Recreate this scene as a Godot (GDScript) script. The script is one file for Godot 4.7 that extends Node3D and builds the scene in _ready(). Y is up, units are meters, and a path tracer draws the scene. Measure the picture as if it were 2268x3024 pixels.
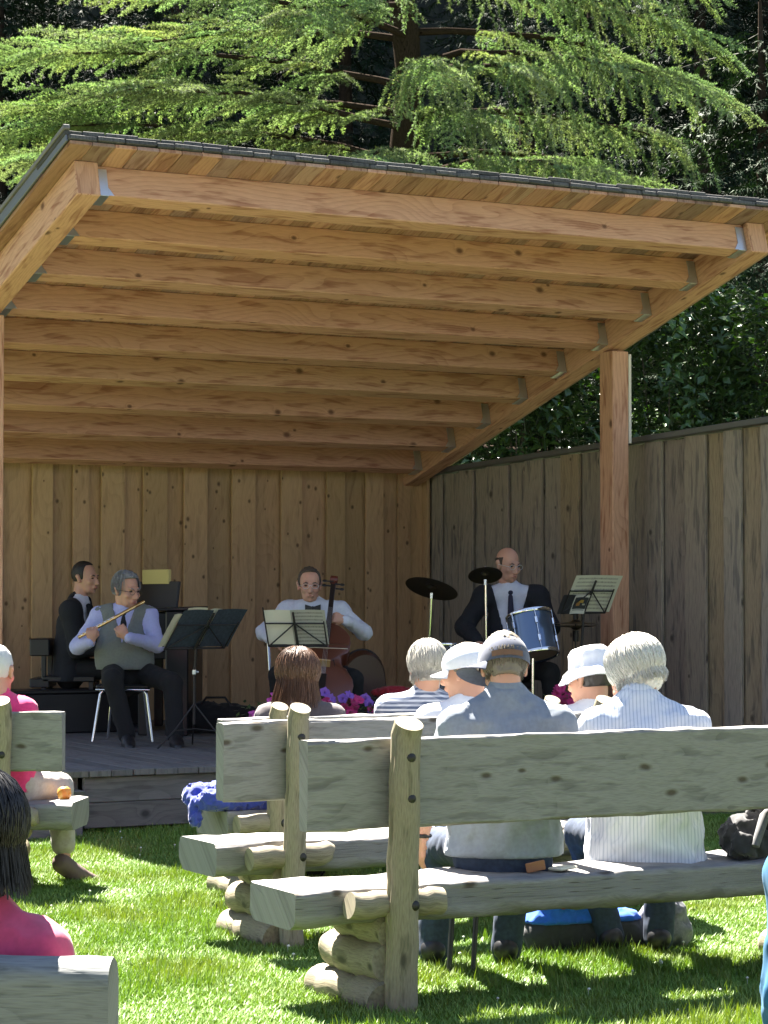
extends Node3D
# An open-air chamber concert under a larch shed roof: pavilion, stage, players, audience on log benches.

var rng := RandomNumberGenerator.new()
var M := {}
var taken := {}
const YAW := 0.49233          # the stage, its roof and the benches are turned this way
const SLOPE := 0.276          # roof falls to the back


func V(x: float, y: float, z: float) -> Vector3:
	return Vector3(x, y, z)


# ---------------------------------------------------------------- geometry collector
class Geo:
	var p := PackedVector3Array()
	var u := PackedVector2Array()
	var i := PackedInt32Array()
	var c := PackedColorArray()
	var tint := Color(1, 1, 1)
	var xf := Transform3D.IDENTITY

	func pt(a: Vector3, uv := Vector2.ZERO) -> int:
		p.push_back(xf * a)
		u.push_back(uv)
		c.push_back(tint)
		return p.size() - 1

	func tri(a: int, b: int, d: int) -> void:      # counter-clockwise seen from outside
		i.push_back(a)
		i.push_back(b)
		i.push_back(d)

	func quad(a: Vector3, b: Vector3, d: Vector3, e: Vector3, ua := Vector2(0, 0), ub := Vector2(1, 0), ud := Vector2(1, 1), ue := Vector2(0, 1)) -> void:
		var k := pt(a, ua)
		pt(b, ub)
		pt(d, ud)
		pt(e, ue)
		tri(k, k + 1, k + 2)
		tri(k, k + 2, k + 3)

	func face(a: Vector3, b: Vector3, d: Vector3) -> void:
		var k := pt(a)
		pt(b, Vector2(1, 0))
		pt(d, Vector2(0, 1))
		tri(k, k + 1, k + 2)

	# rows of points joined to a skin; wrap joins the last column to the first
	func skin(rows: Array, uvs: Array, wrap := true) -> void:
		var n: int = rows[0].size()
		var base := p.size()
		for r in rows.size():
			for j in n:
				pt(rows[r][j], uvs[r][j])
		for r in rows.size() - 1:
			for j in (n if wrap else n - 1):
				var a := base + r * n + j
				var b := base + r * n + (j + 1) % n
				tri(a, b, b + n)
				tri(a, b + n, a + n)

	func cap(ring: Array, flip := false) -> void:
		var m := Vector3.ZERO
		for q in ring:
			m += q
		m /= ring.size()
		var k := pt(m, Vector2(0.5, 0.5))
		var b := p.size()
		for q in ring:
			var d: Vector3 = q - m
			pt(q, Vector2(0.5 + d.x, 0.5 + d.y + d.z))
		for j in ring.size():
			var e := (j + 1) % ring.size()
			if flip:
				tri(k, b + e, b + j)
			else:
				tri(k, b + j, b + e)

	# a chamfered box of half size h about c0, with its grain along axis ax
	func box(c0: Vector3, h: Vector3, ch := 0.004, ax := 0, uo := Vector2.ZERO, B := Basis.IDENTITY, us := Vector2(2.0, 0.2)) -> void:
		ch = minf(ch, minf(h.x, minf(h.y, h.z)) * 0.9)
		var keep := xf
		xf = xf * Transform3D(B, c0)
		var cr := 0
		for s in [[0, 1, 2], [1, 2, 0], [2, 0, 1]]:
			for sg in [1.0, -1.0]:
				var n := Vector3.ZERO
				n[s[0]] = sg * h[s[0]]
				var a := Vector3.ZERO
				var b := Vector3.ZERO
				a[s[1]] = h[s[1]] - ch
				b[s[2]] = h[s[2]] - ch
				var q := [n - a - b, n + a - b, n + a + b, n - a + b]
				if sg < 0:
					q = [q[0], q[3], q[2], q[1]]
				var t := []
				for w in q:
					var al: float = w[ax]
					var acx: int = s[1] if s[1] != ax else s[2]
					if s[0] == ax:
						t.append(uo + Vector2(w[s[1]] * us.x, w[s[2]] * us.y))
					else:
						t.append(uo + Vector2((w[acx] + cr * 0.13) * us.x, al * us.y))
				quad(q[0], q[1], q[2], q[3], t[0], t[1], t[2], t[3])
			cr += 1
		if ch > 0.0:
			for s in [[0, 1, 2], [1, 2, 0], [2, 0, 1]]:
				for s1 in [1.0, -1.0]:
					for s2 in [1.0, -1.0]:
						var e := Vector3.ZERO
						e[s[0]] = h[s[0]] - ch
						var f1 := Vector3.ZERO
						f1[s[1]] = s1 * h[s[1]]
						f1[s[2]] = s2 * (h[s[2]] - ch)
						var f2 := Vector3.ZERO
						f2[s[1]] = s1 * (h[s[1]] - ch)
						f2[s[2]] = s2 * h[s[2]]
						var w0 := uo + Vector2(0, -h[ax] * us.y)
						var w1 := uo + Vector2(0.01, h[ax] * us.y)
						if s1 * s2 > 0:
							quad(f1 - e, f1 + e, f2 + e, f2 - e, w0, w1, w1, w0)
							var q0 := p.size() - 4
							_flip(q0)
						else:
							quad(f1 - e, f1 + e, f2 + e, f2 - e, w0, w1, w1, w0)
			for sx in [1.0, -1.0]:
				for sy in [1.0, -1.0]:
					for sz in [1.0, -1.0]:
						var a1 := Vector3(sx * h.x, sy * (h.y - ch), sz * (h.z - ch))
						var a2 := Vector3(sx * (h.x - ch), sy * h.y, sz * (h.z - ch))
						var a3 := Vector3(sx * (h.x - ch), sy * (h.y - ch), sz * h.z)
						if sx * sy * sz > 0:
							face(a1, a2, a3)
						else:
							face(a1, a3, a2)
		xf = keep

	func _flip(_at: int) -> void:
		var n := i.size()
		for k in [n - 6, n - 3]:
			var w := i[k + 1]
			i[k + 1] = i[k + 2]
			i[k + 2] = w

	# tube along points with radii
	func tube(pts: Array, rad: Array, sides := 8, caps := true, us := Vector2(1, 1), crack := -1) -> void:
		var rows := []
		var uvs := []
		var d0: Vector3 = (pts[1] - pts[0]).normalized()
		var side := d0.cross(Vector3.UP if absf(d0.y) < 0.9 else Vector3.RIGHT).normalized()
		var along := 0.0
		for k in pts.size():
			var d: Vector3 = (pts[mini(k + 1, pts.size() - 1)] - pts[maxi(k - 1, 0)]).normalized()
			side = (side - d * side.dot(d)).normalized()
			var up := d.cross(side)
			if k > 0:
				along += (pts[k] - pts[k - 1]).length()
			var row := []
			var ur := []
			var r: float = rad[mini(k, rad.size() - 1)]
			for j in sides:
				var a := TAU * j / sides
				var rr := r * (0.84 if j == crack and k > 1 and k < pts.size() - 1 else 1.0)
				row.append(pts[k] + (side * cos(a) + up * sin(a)) * rr)
				ur.append(Vector2(j / float(sides) * us.x, along * us.y))
			rows.append(row)
			uvs.append(ur)
		skin(rows, uvs)
		if caps:
			cap(rows[0], true)
			cap(rows[-1])

	# profile of (radius, height) turned about an axis through o
	func lathe(prof: Array, sides := 20, o := Vector3.ZERO, B := Basis.IDENTITY) -> void:
		var rows := []
		var uvs := []
		for q in prof:
			var row := []
			var ur := []
			for j in sides:
				var a := -TAU * j / sides
				row.append(o + B * Vector3(cos(a) * q.x, q.y, sin(a) * q.x))
				ur.append(Vector2(j / float(sides), q.y))
			rows.append(row)
			uvs.append(ur)
		skin(rows, uvs)

	func ball(o: Vector3, r: Vector3, n := 10, B := Basis.IDENTITY) -> void:
		var rows := []
		var uvs := []
		for k in n + 1:
			var b := PI * (k / float(n) - 0.5)
			var row := []
			var ur := []
			for j in n * 2:
				var a := -PI * j / n
				row.append(o + B * (Vector3(cos(a) * cos(b), sin(b), sin(a) * cos(b)) * r))
				ur.append(Vector2(j / float(n * 2), k / float(n)))
			rows.append(row)
			uvs.append(ur)
		skin(rows, uvs)

	func mesh(colors := false) -> ArrayMesh:
		var n := PackedVector3Array()
		n.resize(p.size())
		for k in range(0, i.size(), 3):
			var a := i[k]
			var b := i[k + 1]
			var d := i[k + 2]
			var q := (p[b] - p[a]).cross(p[d] - p[a])
			n[a] += q
			n[b] += q
			n[d] += q
			i[k + 1] = d
			i[k + 2] = b
		for k in n.size():
			n[k] = n[k].normalized() if n[k].length_squared() > 1e-20 else Vector3.UP
		var A := []
		A.resize(Mesh.ARRAY_MAX)
		A[Mesh.ARRAY_VERTEX] = p
		A[Mesh.ARRAY_NORMAL] = n
		A[Mesh.ARRAY_TEX_UV] = u
		if colors:
			A[Mesh.ARRAY_COLOR] = c
		A[Mesh.ARRAY_INDEX] = i
		var m := ArrayMesh.new()
		m.add_surface_from_arrays(Mesh.PRIMITIVE_TRIANGLES, A)
		return m


# ---------------------------------------------------------------- things and parts
func numbered(called: String) -> String:
	if not taken.has(called):
		taken[called] = 0
		return called
	taken[called] += 1
	return "%s_%03d" % [called, taken[called]]


func tag(o: Node, label: String, category: String, group := "") -> void:
	o.set_meta("label", label)
	o.set_meta("category", category)
	if group:
		o.set_meta("group", group)


func thing(called: String, label: String, category: String, at := Vector3.ZERO, turn := 0.0, group := "") -> Node3D:
	var o := Node3D.new()
	o.name = numbered(called)
	add_child(o)
	o.position = at
	o.rotation.y = turn
	tag(o, label, category, group)
	return o


func part(to: Node, called: String, g: Geo, m: Material, label := "") -> MeshInstance3D:
	var o := MeshInstance3D.new()
	o.mesh = g.mesh(m is StandardMaterial3D and m.vertex_color_use_as_albedo)
	o.material_override = m
	o.cast_shadow = GeometryInstance3D.SHADOW_CASTING_SETTING_ON
	if to == self:
		o.name = numbered(called)
		add_child(o)
	else:
		o.name = called
		to.add_child(o, true)
	if label:
		o.set_meta("label", label)
	return o


func swarm(to: Node, called: String, mesh: Mesh, m: Material, xs: Array, cols := []) -> MultiMeshInstance3D:
	var mm := MultiMesh.new()
	mm.transform_format = MultiMesh.TRANSFORM_3D
	mm.use_colors = cols.size() > 0
	mm.mesh = mesh
	mm.instance_count = xs.size()
	for k in xs.size():
		mm.set_instance_transform(k, xs[k])
		if cols.size() > 0:
			mm.set_instance_color(k, cols[k])
	var o := MultiMeshInstance3D.new()
	o.multimesh = mm
	o.material_override = m
	if to == self:
		o.name = numbered(called)
		add_child(o)
	else:
		o.name = called
		to.add_child(o, true)
	return o


# ---------------------------------------------------------------- materials
func lin(r: float, g: float, b: float) -> Color:
	return Color(r, g, b).linear_to_srgb()


func mat(col: Color, rough := 0.8, metal := 0.0) -> StandardMaterial3D:
	var m := StandardMaterial3D.new()
	m.albedo_color = col
	m.roughness = rough
	m.metallic = metal
	return m


func noise(s: int, f: float, oct := 3) -> FastNoiseLite:
	var n := FastNoiseLite.new()
	n.seed = s
	n.frequency = f
	n.noise_type = FastNoiseLite.TYPE_SIMPLEX
	n.fractal_octaves = oct
	n.fractal_type = FastNoiseLite.FRACTAL_FBM if oct > 1 else FastNoiseLite.FRACTAL_NONE
	return n


# cloth: a colour with weave and uneven dye
func cloth(r: float, g: float, b: float, vary := 0.12, sheen := 0.3) -> StandardMaterial3D:
	var m := mat(Color.WHITE, 0.9)
	var w := 128
	var im := Image.create(w, w, false, Image.FORMAT_RGB8)
	var n := noise(int(r * 971 + g * 331 + b * 77) + 5, 0.06, 3)
	for y in w:
		for x in w:
			var k := 1.0 + vary * (n.get_noise_2d(x, y) * 1.2 + (0.5 if (x + y) % 2 == 0 else -0.5) * 0.5)
			im.set_pixel(x, y, lin(clampf(r * k, 0, 1), clampf(g * k, 0, 1), clampf(b * k, 0, 1)))
	m.albedo_texture = ImageTexture.create_from_image(im)
	m.uv1_triplanar = true
	m.uv1_scale = Vector3(5, 5, 5)
	if sheen > 0.0:
		m.rim_enabled = true
		m.rim = sheen
	return m


# sawn wood: rings, fibres, knots and stains; v runs along the grain and repeats without a seam
func wood(s: int, light: Vector3, dark: Vector3, stain: Vector3, o := {}) -> StandardMaterial3D:
	var w := 256
	var h := 1024
	var length: float = o.get("length", 5.0)
	var rings: float = o.get("rings", 14.0)
	var contrast: float = o.get("contrast", 0.55)
	var stains: float = o.get("stains", 0.5)
	var wander: float = o.get("wander", 2.6)
	var fib: float = o.get("fibre", 0.3)
	var knots := []
	rng.seed = s
	for k in int(o.get("knots", 14)):
		knots.append([rng.randf(), rng.randf(), rng.randf_range(0.009, 0.021) * o.get("knot_r", 1.0)])
	var knot_col: Vector3 = o.get("knot", dark * 0.45)
	var n1 := noise(s, 0.8, 2)
	var n2 := noise(s + 1, 1.0, 2)
	var n3 := noise(s + 2, 1.0, 4)
	var data := PackedByteArray()
	data.resize(w * h * 3)
	for y in h:
		var fy := y / float(h)
		var cy := cos(fy * TAU)
		var sy := sin(fy * TAU)
		for x in w:
			var fx := x / float(w)
			var r := fx * rings + n1.get_noise_3d(fx * 1.4, cy * 0.75, sy * 0.75) * wander * 1.25 + n2.get_noise_3d(fx * 3.0, cy * 2.2, sy * 2.2) * 0.16
			var core := 0.0
			for kn in knots:
				var dy: float = absf(fy - kn[1])
				dy = minf(dy, 1.0 - dy) * length
				if dy < 0.16:
					var dx: float = (fx - kn[0]) * 0.5
					var d: float = sqrt(dx * dx + dy * dy * 0.6) / kn[2]
					if d < 5.0:
						r += 1.7 * exp(-d * d * 0.22)
						core = maxf(core, clampf(1.6 - d, 0, 1))
			var f := r - floorf(r)
			var line := f * f * f
			var fibre := n2.get_noise_3d(fx * 90.0, cy * 7.0, sy * 7.0)
			var st := clampf((n3.get_noise_3d(fx * 6.0, cy * 1.5, sy * 1.5) - 0.12) * 3.0, 0, 1) * stains
			var k := clampf(line * contrast + fibre * fib + 0.12, 0, 1)
			var col := light.lerp(dark, k).lerp(stain, st * (0.6 + 0.4 * line)).lerp(knot_col, core)
			var at := (y * w + x) * 3
			var sc := lin(col.x, col.y, col.z)
			data[at] = int(clampf(sc.r, 0, 1) * 255)
			data[at + 1] = int(clampf(sc.g, 0, 1) * 255)
			data[at + 2] = int(clampf(sc.b, 0, 1) * 255)
	var im := Image.create_from_data(w, h, false, Image.FORMAT_RGB8, data)
	var m := mat(Color.WHITE, o.get("rough", 0.75))
	m.albedo_texture = ImageTexture.create_from_image(im)
	m.vertex_color_use_as_albedo = true
	m.heightmap_enabled = true
	m.heightmap_texture = m.albedo_texture
	m.heightmap_scale = o.get("relief", 0.15)
	return m


func make_materials() -> void:
	M.larch = wood(11, V(0.57, 0.325, 0.208), V(0.33, 0.155, 0.09), V(0.24, 0.088, 0.046), {"knots": 9, "stains": 0.85, "contrast": 0.42, "rough": 0.85})
	M.wall = wood(23, V(0.52, 0.34, 0.185), V(0.31, 0.185, 0.09), V(0.20, 0.115, 0.058), {"knots": 30, "knot_r": 0.62, "stains": 0.45, "rings": 10.0, "contrast": 0.25})
	M.fence = wood(37, V(0.33, 0.28, 0.225), V(0.18, 0.15, 0.12), V(0.10, 0.094, 0.092), {"knots": 7, "stains": 0.95, "rings": 12.0, "contrast": 0.4, "fibre": 0.6, "relief": 0.3})
	M.bench = wood(41, V(0.25, 0.242, 0.235), V(0.145, 0.14, 0.136), V(0.10, 0.096, 0.093), {"knots": 12, "stains": 0.75, "rings": 5.0, "contrast": 0.22, "length": 3.0, "fibre": 0.6, "relief": 0.8, "knot": V(0.07, 0.055, 0.04)})
	M.log = wood(53, V(0.27, 0.235, 0.165), V(0.14, 0.12, 0.08), V(0.10, 0.088, 0.055), {"knots": 5, "stains": 0.8, "rings": 26.0, "contrast": 0.35, "length": 2.0, "wander": 1.0, "fibre": 0.6, "relief": 0.4})
	M.deck = wood(61, V(0.150, 0.145, 0.138), V(0.085, 0.082, 0.08), V(0.055, 0.053, 0.05), {"knots": 6, "stains": 0.7, "rings": 9.0, "relief": 0.3})
	M.shingle = wood(71, V(0.10, 0.098, 0.095), V(0.04, 0.04, 0.04), V(0.03, 0.03, 0.03), {"knots": 0, "fibre": 0.8, "length": 1.0, "relief": 0.4, "rough": 0.95})
	M.old_bench = wood(45, V(0.20, 0.21, 0.215), V(0.11, 0.115, 0.118), V(0.08, 0.083, 0.085), {"knots": 3, "stains": 0.8, "rings": 8.0, "contrast": 0.4, "length": 3.0, "fibre": 0.7, "relief": 0.5})
	M.steel = mat(lin(0.55, 0.58, 0.60), 0.38, 0.9)
	M.chrome = mat(lin(0.75, 0.76, 0.78), 0.12, 1.0)
	M.flashing = mat(lin(0.16, 0.17, 0.18), 0.5, 0.6)
	M.iron = mat(lin(0.045, 0.042, 0.04), 0.55, 0.7)
	M.black = mat(lin(0.012, 0.012, 0.014), 0.45)
	M.gloss_black = mat(lin(0.010, 0.010, 0.011), 0.38)
	M.paper = mat(lin(0.66, 0.64, 0.50), 0.85)
	M.gold = mat(lin(0.85, 0.58, 0.24), 0.22, 1.0)
	M.bronze = mat(lin(0.14, 0.115, 0.07), 0.34, 0.9)
	M.skin = mat(lin(0.50, 0.27, 0.185), 0.55)
	M.skin.subsurf_scatter_enabled = true
	M.skin.subsurf_scatter_strength = 0.12
	M.lip = mat(lin(0.34, 0.13, 0.11), 0.5)
	M.eye = mat(lin(0.03, 0.02, 0.018), 0.25)


# ---------------------------------------------------------------- the pavilion
func vary(g: Geo, lo := 0.82, hi := 1.14) -> void:
	var k := rng.randf_range(lo, hi)
	g.tint = Color(k, k * rng.randf_range(0.96, 1.03), k * rng.randf_range(0.92, 1.05))


func build_pavilion() -> void:
	rng.seed = 900
	var t := thing("stage_pavilion", "larch shed-roof pavilion with nine roof joists over the stage", "pavilion", V(-1.7065, 0, -13.8734), YAW)
	var rb := Basis(Vector3.RIGHT, Vector3(0, cos(SLOPE), -sin(SLOPE)), Vector3(0, sin(SLOPE), cos(SLOPE)))   # x along joists, y off the roof, -z down the roof
	var ro := V(0, 3.8239, 0)
	var L := 4.7918
	# joists with their steel hangers
	for k in 9:
		var g := Geo.new()
		g.xf = Transform3D(rb, ro)
		vary(g, 0.86, 1.06)
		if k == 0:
			g.tint = Color(1.28, 1.36, 1.42)      # a paler tint than on the other joists
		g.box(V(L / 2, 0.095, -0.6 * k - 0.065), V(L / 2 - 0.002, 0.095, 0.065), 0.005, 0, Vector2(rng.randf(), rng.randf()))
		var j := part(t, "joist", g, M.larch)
		for sd in [0, 1]:
			var hg := Geo.new()
			hg.xf = Transform3D(rb, ro)
			var x0 := 0.035 if sd == 0 else L - 0.035
			var z0 := -0.6 * k
			hg.box(V(x0, 0.083, z0 + 0.0035), V(0.033, 0.085, 0.0022), 0.001)
			hg.box(V(x0, 0.083, z0 - 0.1335), V(0.033, 0.085, 0.0022), 0.001)
			hg.box(V(x0, -0.0035, z0 - 0.065), V(0.034, 0.0022, 0.071), 0.001)
			var sg := -1.0 if sd == 0 else 1.0
			hg.face(V(x0 - sg * 0.033, -0.002, z0 + 0.0055), V(x0 - sg * 0.033, 0.05, z0 + 0.0055), V(x0 - sg * 0.068, -0.002, z0 + 0.0055))
			for q in 6:
				hg.ball(V(x0 - sg * 0.02, 0.03 + q * 0.022, z0 + 0.006), V(0.0035, 0.0035, 0.002), 4)
			part(j, "joist_hanger", hg, M.steel)
	# girders that carry the joists
	for sd in [-1, 1]:
		var g := Geo.new()
		g.xf = Transform3D(rb, ro)
		vary(g, 0.9, 1.0)
		var gx := -0.077 if sd < 0 else L + 0.077
		g.box(V(gx, 0.080, -2.56), V(0.075, 0.110, 2.61), 0.006, 2, Vector2(0.3 * sd + 0.4, 0.31))
		part(t, "girder", g, M.larch)
	# boards of the roof deck, seen from below and past the first joist
	var x := -0.25
	while x < L + 0.42:
		var w := rng.randf_range(0.128, 0.150)
		var g := Geo.new()
		g.xf = Transform3D(rb, ro)
		vary(g, 0.5, 0.98)
		if rng.randf() < 0.35:
			g.tint = g.tint * Color(0.8, 0.9, 1.05)
		g.box(V(x + w / 2, 0.2035, -2.56), V(w / 2 - 0.0015, 0.0125, 2.81), 0.003, 2, Vector2(rng.randf(), rng.randf()))
		part(t, "roof_board", g, M.larch)
		x += w
	var x_end := x
	# split shingles along the eave, two courses deep, and the rest of the roof skin
	for course in 2:
		x = -0.256 - course * 0.02
		while x < x_end + 0.02:
			var w := rng.randf_range(0.11, 0.24)
			var g := Geo.new()
			g.xf = Transform3D(rb, ro)
			vary(g, 0.6, 1.5)
			var zf := 0.262 + rng.randf_range(-0.008, 0.008) - course * 0.014
			var dip := rng.randf_range(-0.003, 0.003)
			g.box(V(x + w / 2, 0.234 + course * 0.0335 + dip, zf - 0.25), V(w / 2 - 0.0025, 0.0145, 0.25), 0.004, 2, Vector2(rng.randf(), rng.randf()), Basis(Vector3.BACK, rng.randf_range(-0.02, 0.02)))
			part(t, "shingle", g, M.shingle)
			x += w
	var rs := Geo.new()
	rs.xf = Transform3D(rb, ro)
	rs.box(V((x_end - 0.25) / 2, 0.242, -2.84), V((x_end + 0.25) / 2, 0.024, 2.52), 0.003, 2)
	part(t, "roof_skin", rs, M.shingle)
	var rk := Geo.new()
	rk.xf = Transform3D(rb, ro)
	rk.box(V(-0.262, 0.246, -2.6), V(0.006, 0.034, 2.84), 0.002)
	part(t, "rake_flashing", rk, M.flashing)
	var rk2 := Geo.new()
	rk2.xf = Transform3D(rb, ro)
	rk2.box(V(-0.262, 0.297, -2.6), V(0.02, 0.014, 2.86), 0.004, 2)
	part(t, "rake_capping", rk2, M.deck)
	# posts
	for sd in [-1, 1]:
		var g := Geo.new()
		vary(g, 0.95, 1.1)
		var px := -0.077 if sd < 0 else L + 0.077
		g.box(V(px, 1.64, -1.765), V(0.074, 1.64, 0.088), 0.006, 1, Vector2(0.1, 0.5 * sd))
		var po := part(t, "post", g, M.larch)
		if sd > 0:
			var b := Geo.new()
			b.box(V(px + 0.088, 2.92, -1.69), V(0.0125, 0.34, 0.012), 0.002, 1)  # narrow pale strip along the upper outer edge of the right post
			part(po, "edge_strip", b, mat(lin(0.62, 0.58, 0.50), 0.7), "pale strip on the post's outer edge")
	# back wall: board on board
	var ed := [1.125, 1.368, 1.553, 1.717, 1.87, 1.964, 2.179, 2.333, 2.56, 2.701, 2.924, 3.142, 3.37, 3.603, 3.812, 4.037, 4.225, 4.421, 4.605, 4.74, 4.876, 5.006]
	var front := [0.16, 0.40, 0.63, 0.88]
	for k in range(-6, ed.size() - 1):
		var a: float
		var b: float
		if k < 0:
			a = 1.125 + k * 0.2
			b = a + 0.2
		else:
			a = ed[k]
			b = ed[k + 1]
		var over := posmod(k, 2) == 1
		var g := Geo.new()
		vary(g, 0.80, 1.15)
		var hw := (b - a) / 2 + (0.0 if over else 0.03)
		var zc := -4.985 + rng.randf_range(-0.004, 0.004) if over else -5.03
		g.box(V((a + b) / 2, 1.26, zc), V(hw - (0.004 if over else 0.0), 1.25, 0.014), 0.003, 1, Vector2(rng.randf(), rng.randf()))
		part(t, "wall_board", g, M.wall)
	var bw := Geo.new()
	bw.box(V(2.4, 1.3, -5.08), V(2.65, 1.28, 0.028), 0.002, 1)
	part(t, "wall_backing", bw, M.fence)
	# end cover strip at the corner
	var cs := Geo.new()
	cs.box(V(5.022, 1.25, -4.975), V(0.016, 1.24, 0.05), 0.003, 1)
	part(t, "corner_board", cs, M.wall)
	# header plate between the last joist and the wall
	var hp := Geo.new()
	hp.box(V(2.4, 2.59, -4.955), V(2.39, 0.075, 0.014), 0.003, 0, Vector2(0.2, 0.7))
	part(t, "wall_plate", hp, M.wall)


func build_stage() -> void:
	rng.seed = 901
	var t := thing("stage_platform", "low grey plank stage under the pavilion roof", "stage", V(-1.7065, 0, -13.8734), YAW)
	var x := -0.16
	while x < 5.2:
		var w := rng.randf_range(0.135, 0.15)
		var g := Geo.new()
		vary(g, 0.7, 1.35)
		var zf := rng.randf_range(-0.03, 0.015)
		g.box(V(x + w / 2, 0.375 + rng.randf_range(-0.002, 0.002), (zf - 4.94) / 2 - 0.03), V(w / 2 - 0.0025, 0.02, (4.94 + zf) / 2), 0.004, 2, Vector2(rng.randf(), rng.randf()))
		part(t, "deck_board", g, M.deck)
		x += w
	for k in 2:
		var g := Geo.new()
		vary(g, 0.8, 1.1)
		g.box(V(2.56, 0.275 - k * 0.152, -0.1), V(2.6, 0.0745, 0.018), 0.004, 0, Vector2(rng.randf(), rng.randf()))
		part(t, "fascia_board", g, M.deck)
	var g2 := Geo.new()
	g2.box(V(-0.07, 0.2, -2.5), V(0.018, 0.15, 2.35), 0.004, 2)
	part(t, "side_board", g2, M.deck)
	for bx in [0.3, 1.9, 3.5, 5.0]:
		var g := Geo.new()
		g.box(V(bx, 0.175, -2.5), V(0.06, 0.175, 2.3), 0.004, 2)
		part(t, "bearer", g, M.deck)
	var s := thing("stage_step", "grey plank step at the left end of the stage", "step", V(-1.7065, 0, -13.8734) + Basis(Vector3.UP, YAW) * V(-0.42, 0, -0.2), YAW)
	for k in 3:
		var g := Geo.new()
		vary(g, 0.8, 1.2)
		g.box(V(0, 0.265, -0.16 + k * 0.16), V(0.34, 0.018, 0.078), 0.004, 0, Vector2(rng.randf(), rng.randf()))
		part(s, "tread_board", g, M.deck)
	for k in 2:
		var g := Geo.new()
		vary(g, 0.8, 1.1)
		g.box(V(0, 0.065 + k * 0.125, 0.215), V(0.33, 0.06, 0.014), 0.003, 0, Vector2(rng.randf(), rng.randf()))
		part(s, "riser_board", g, M.deck)
		var g3 := Geo.new()
		g3.box(V(-0.312 + k * 0.624, 0.122, 0.02), V(0.018, 0.12, 0.178), 0.003, 2)
		part(s, "side_board", g3, M.deck)


func build_fence() -> void:
	rng.seed = 902
	var t := thing("board_fence", "tall weathered board-on-board fence with dark metal capping beside the stage", "fence", V(-1.7065, 0, -13.8734) + Basis(Vector3.UP, YAW) * V(5.03, 0, -5.0), YAW + 0.05)
	var ed := [0.03, 0.14, 0.28, 0.565, 0.78, 0.99, 1.32, 1.57, 1.81, 2.08, 2.33, 2.605, 2.9, 3.19, 3.40, 3.68, 3.925, 4.135, 4.33, 4.555, 4.8, 5.02, 5.3, 5.5, 5.78, 6.0, 6.25, 6.5]
	for k in ed.size() - 1:
		var a: float = ed[k]
		var b: float = ed[k + 1]
		var top := 2.475 + (a + b) / 2 * 0.0385
		var over := k % 2 == 1
		var g := Geo.new()
		vary(g, 0.68, 1.25)
		if rng.randf() < 0.25:
			g.tint = g.tint * Color(1.2, 1.08, 0.9)
		g.box(V(0.04 if not over else 0.0, top / 2, (a + b) / 2), V(0.0135, top / 2 - 0.002 * (k % 3), (b - a) / 2 + (0.03 if not over else 0.0)), 0.003, 1, Vector2(rng.randf(), rng.randf()))
		part(t, "fence_board", g, M.fence)
	var c := Geo.new()
	c.box(V(0.02, 2.475 + 3.25 * 0.0385 + 0.03, 3.25), V(0.07, 0.022, 3.27), 0.004, 2, Vector2.ZERO, Basis(Vector3.RIGHT, -0.0385))
	part(t, "capping", c, M.flashing)
	for k in 2:
		var r := Geo.new()
		r.box(V(0.09, 0.5 + k * 1.5, 3.25), V(0.03, 0.05, 3.2), 0.003, 2)
		part(t, "rail", r, M.fence)


# ---------------------------------------------------------------- benches
# a hewn half log along x: rounded section that wanders
func hewn(g: Geo, x0: float, x1: float, c0: Vector3, hy: float, hz: float, rc: float, sd: int, amp := 0.006, round_bottom := 0.0) -> void:
	var n := noise(sd, 3.2, 3)
	var seg := maxi(8, int((x1 - x0) / 0.05))
	var rows := []
	var uvs := []
	var cs := 5
	for k in seg + 1:
		var x := lerpf(x0, x1, k / float(seg))
		var row := []
		var ur := []
		var around := 0.0
		var last := Vector3.ZERO
		for cn in 4:
			var sy := 1.0 if cn in [0, 1] else -1.0
			var sz := 1.0 if cn in [0, 3] else -1.0
			var rr := rc if sy > 0 else maxf(rc, round_bottom)
			for q in cs:
				var a := PI / 2 * (q / float(cs - 1))
				var ang := a + cn * PI / 2
				# corner order: +z+y, -z+y, -z-y, +z-y
				var dz := cos(ang)
				var dy := sin(ang)
				var pz := sz * (hz - rr) + dz * rr
				var py := sy * (hy - rr) + dy * rr
				var wv := n.get_noise_3d(x * 1.2, ang * 0.25, 0.0) * amp + n.get_noise_3d(x * 9.0, ang * 1.3, 7.0) * amp * 0.35
				var end := 1.0
				if k == 0 or k == seg:
					end = 0.985
				var pnt := c0 + V(x, (py + signf(dy) * wv * absf(dy)) * end, (pz + dz * wv) * end)
				if q + cn > 0:
					around += (pnt - last).length()
				last = pnt
				row.append(pnt)
				ur.append(Vector2(around * 2.0 + sd * 0.37, (x - x0) * 0.333 + sd * 0.23))
		rows.append(row)
		uvs.append(ur)
	# z right-handed about x: reverse so that faces look outwards
	for r in rows.size():
		rows[r].reverse()
		uvs[r].reverse()
	g.skin(rows, uvs)
	g.cap(rows[0], true)
	g.cap(rows[-1])


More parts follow.
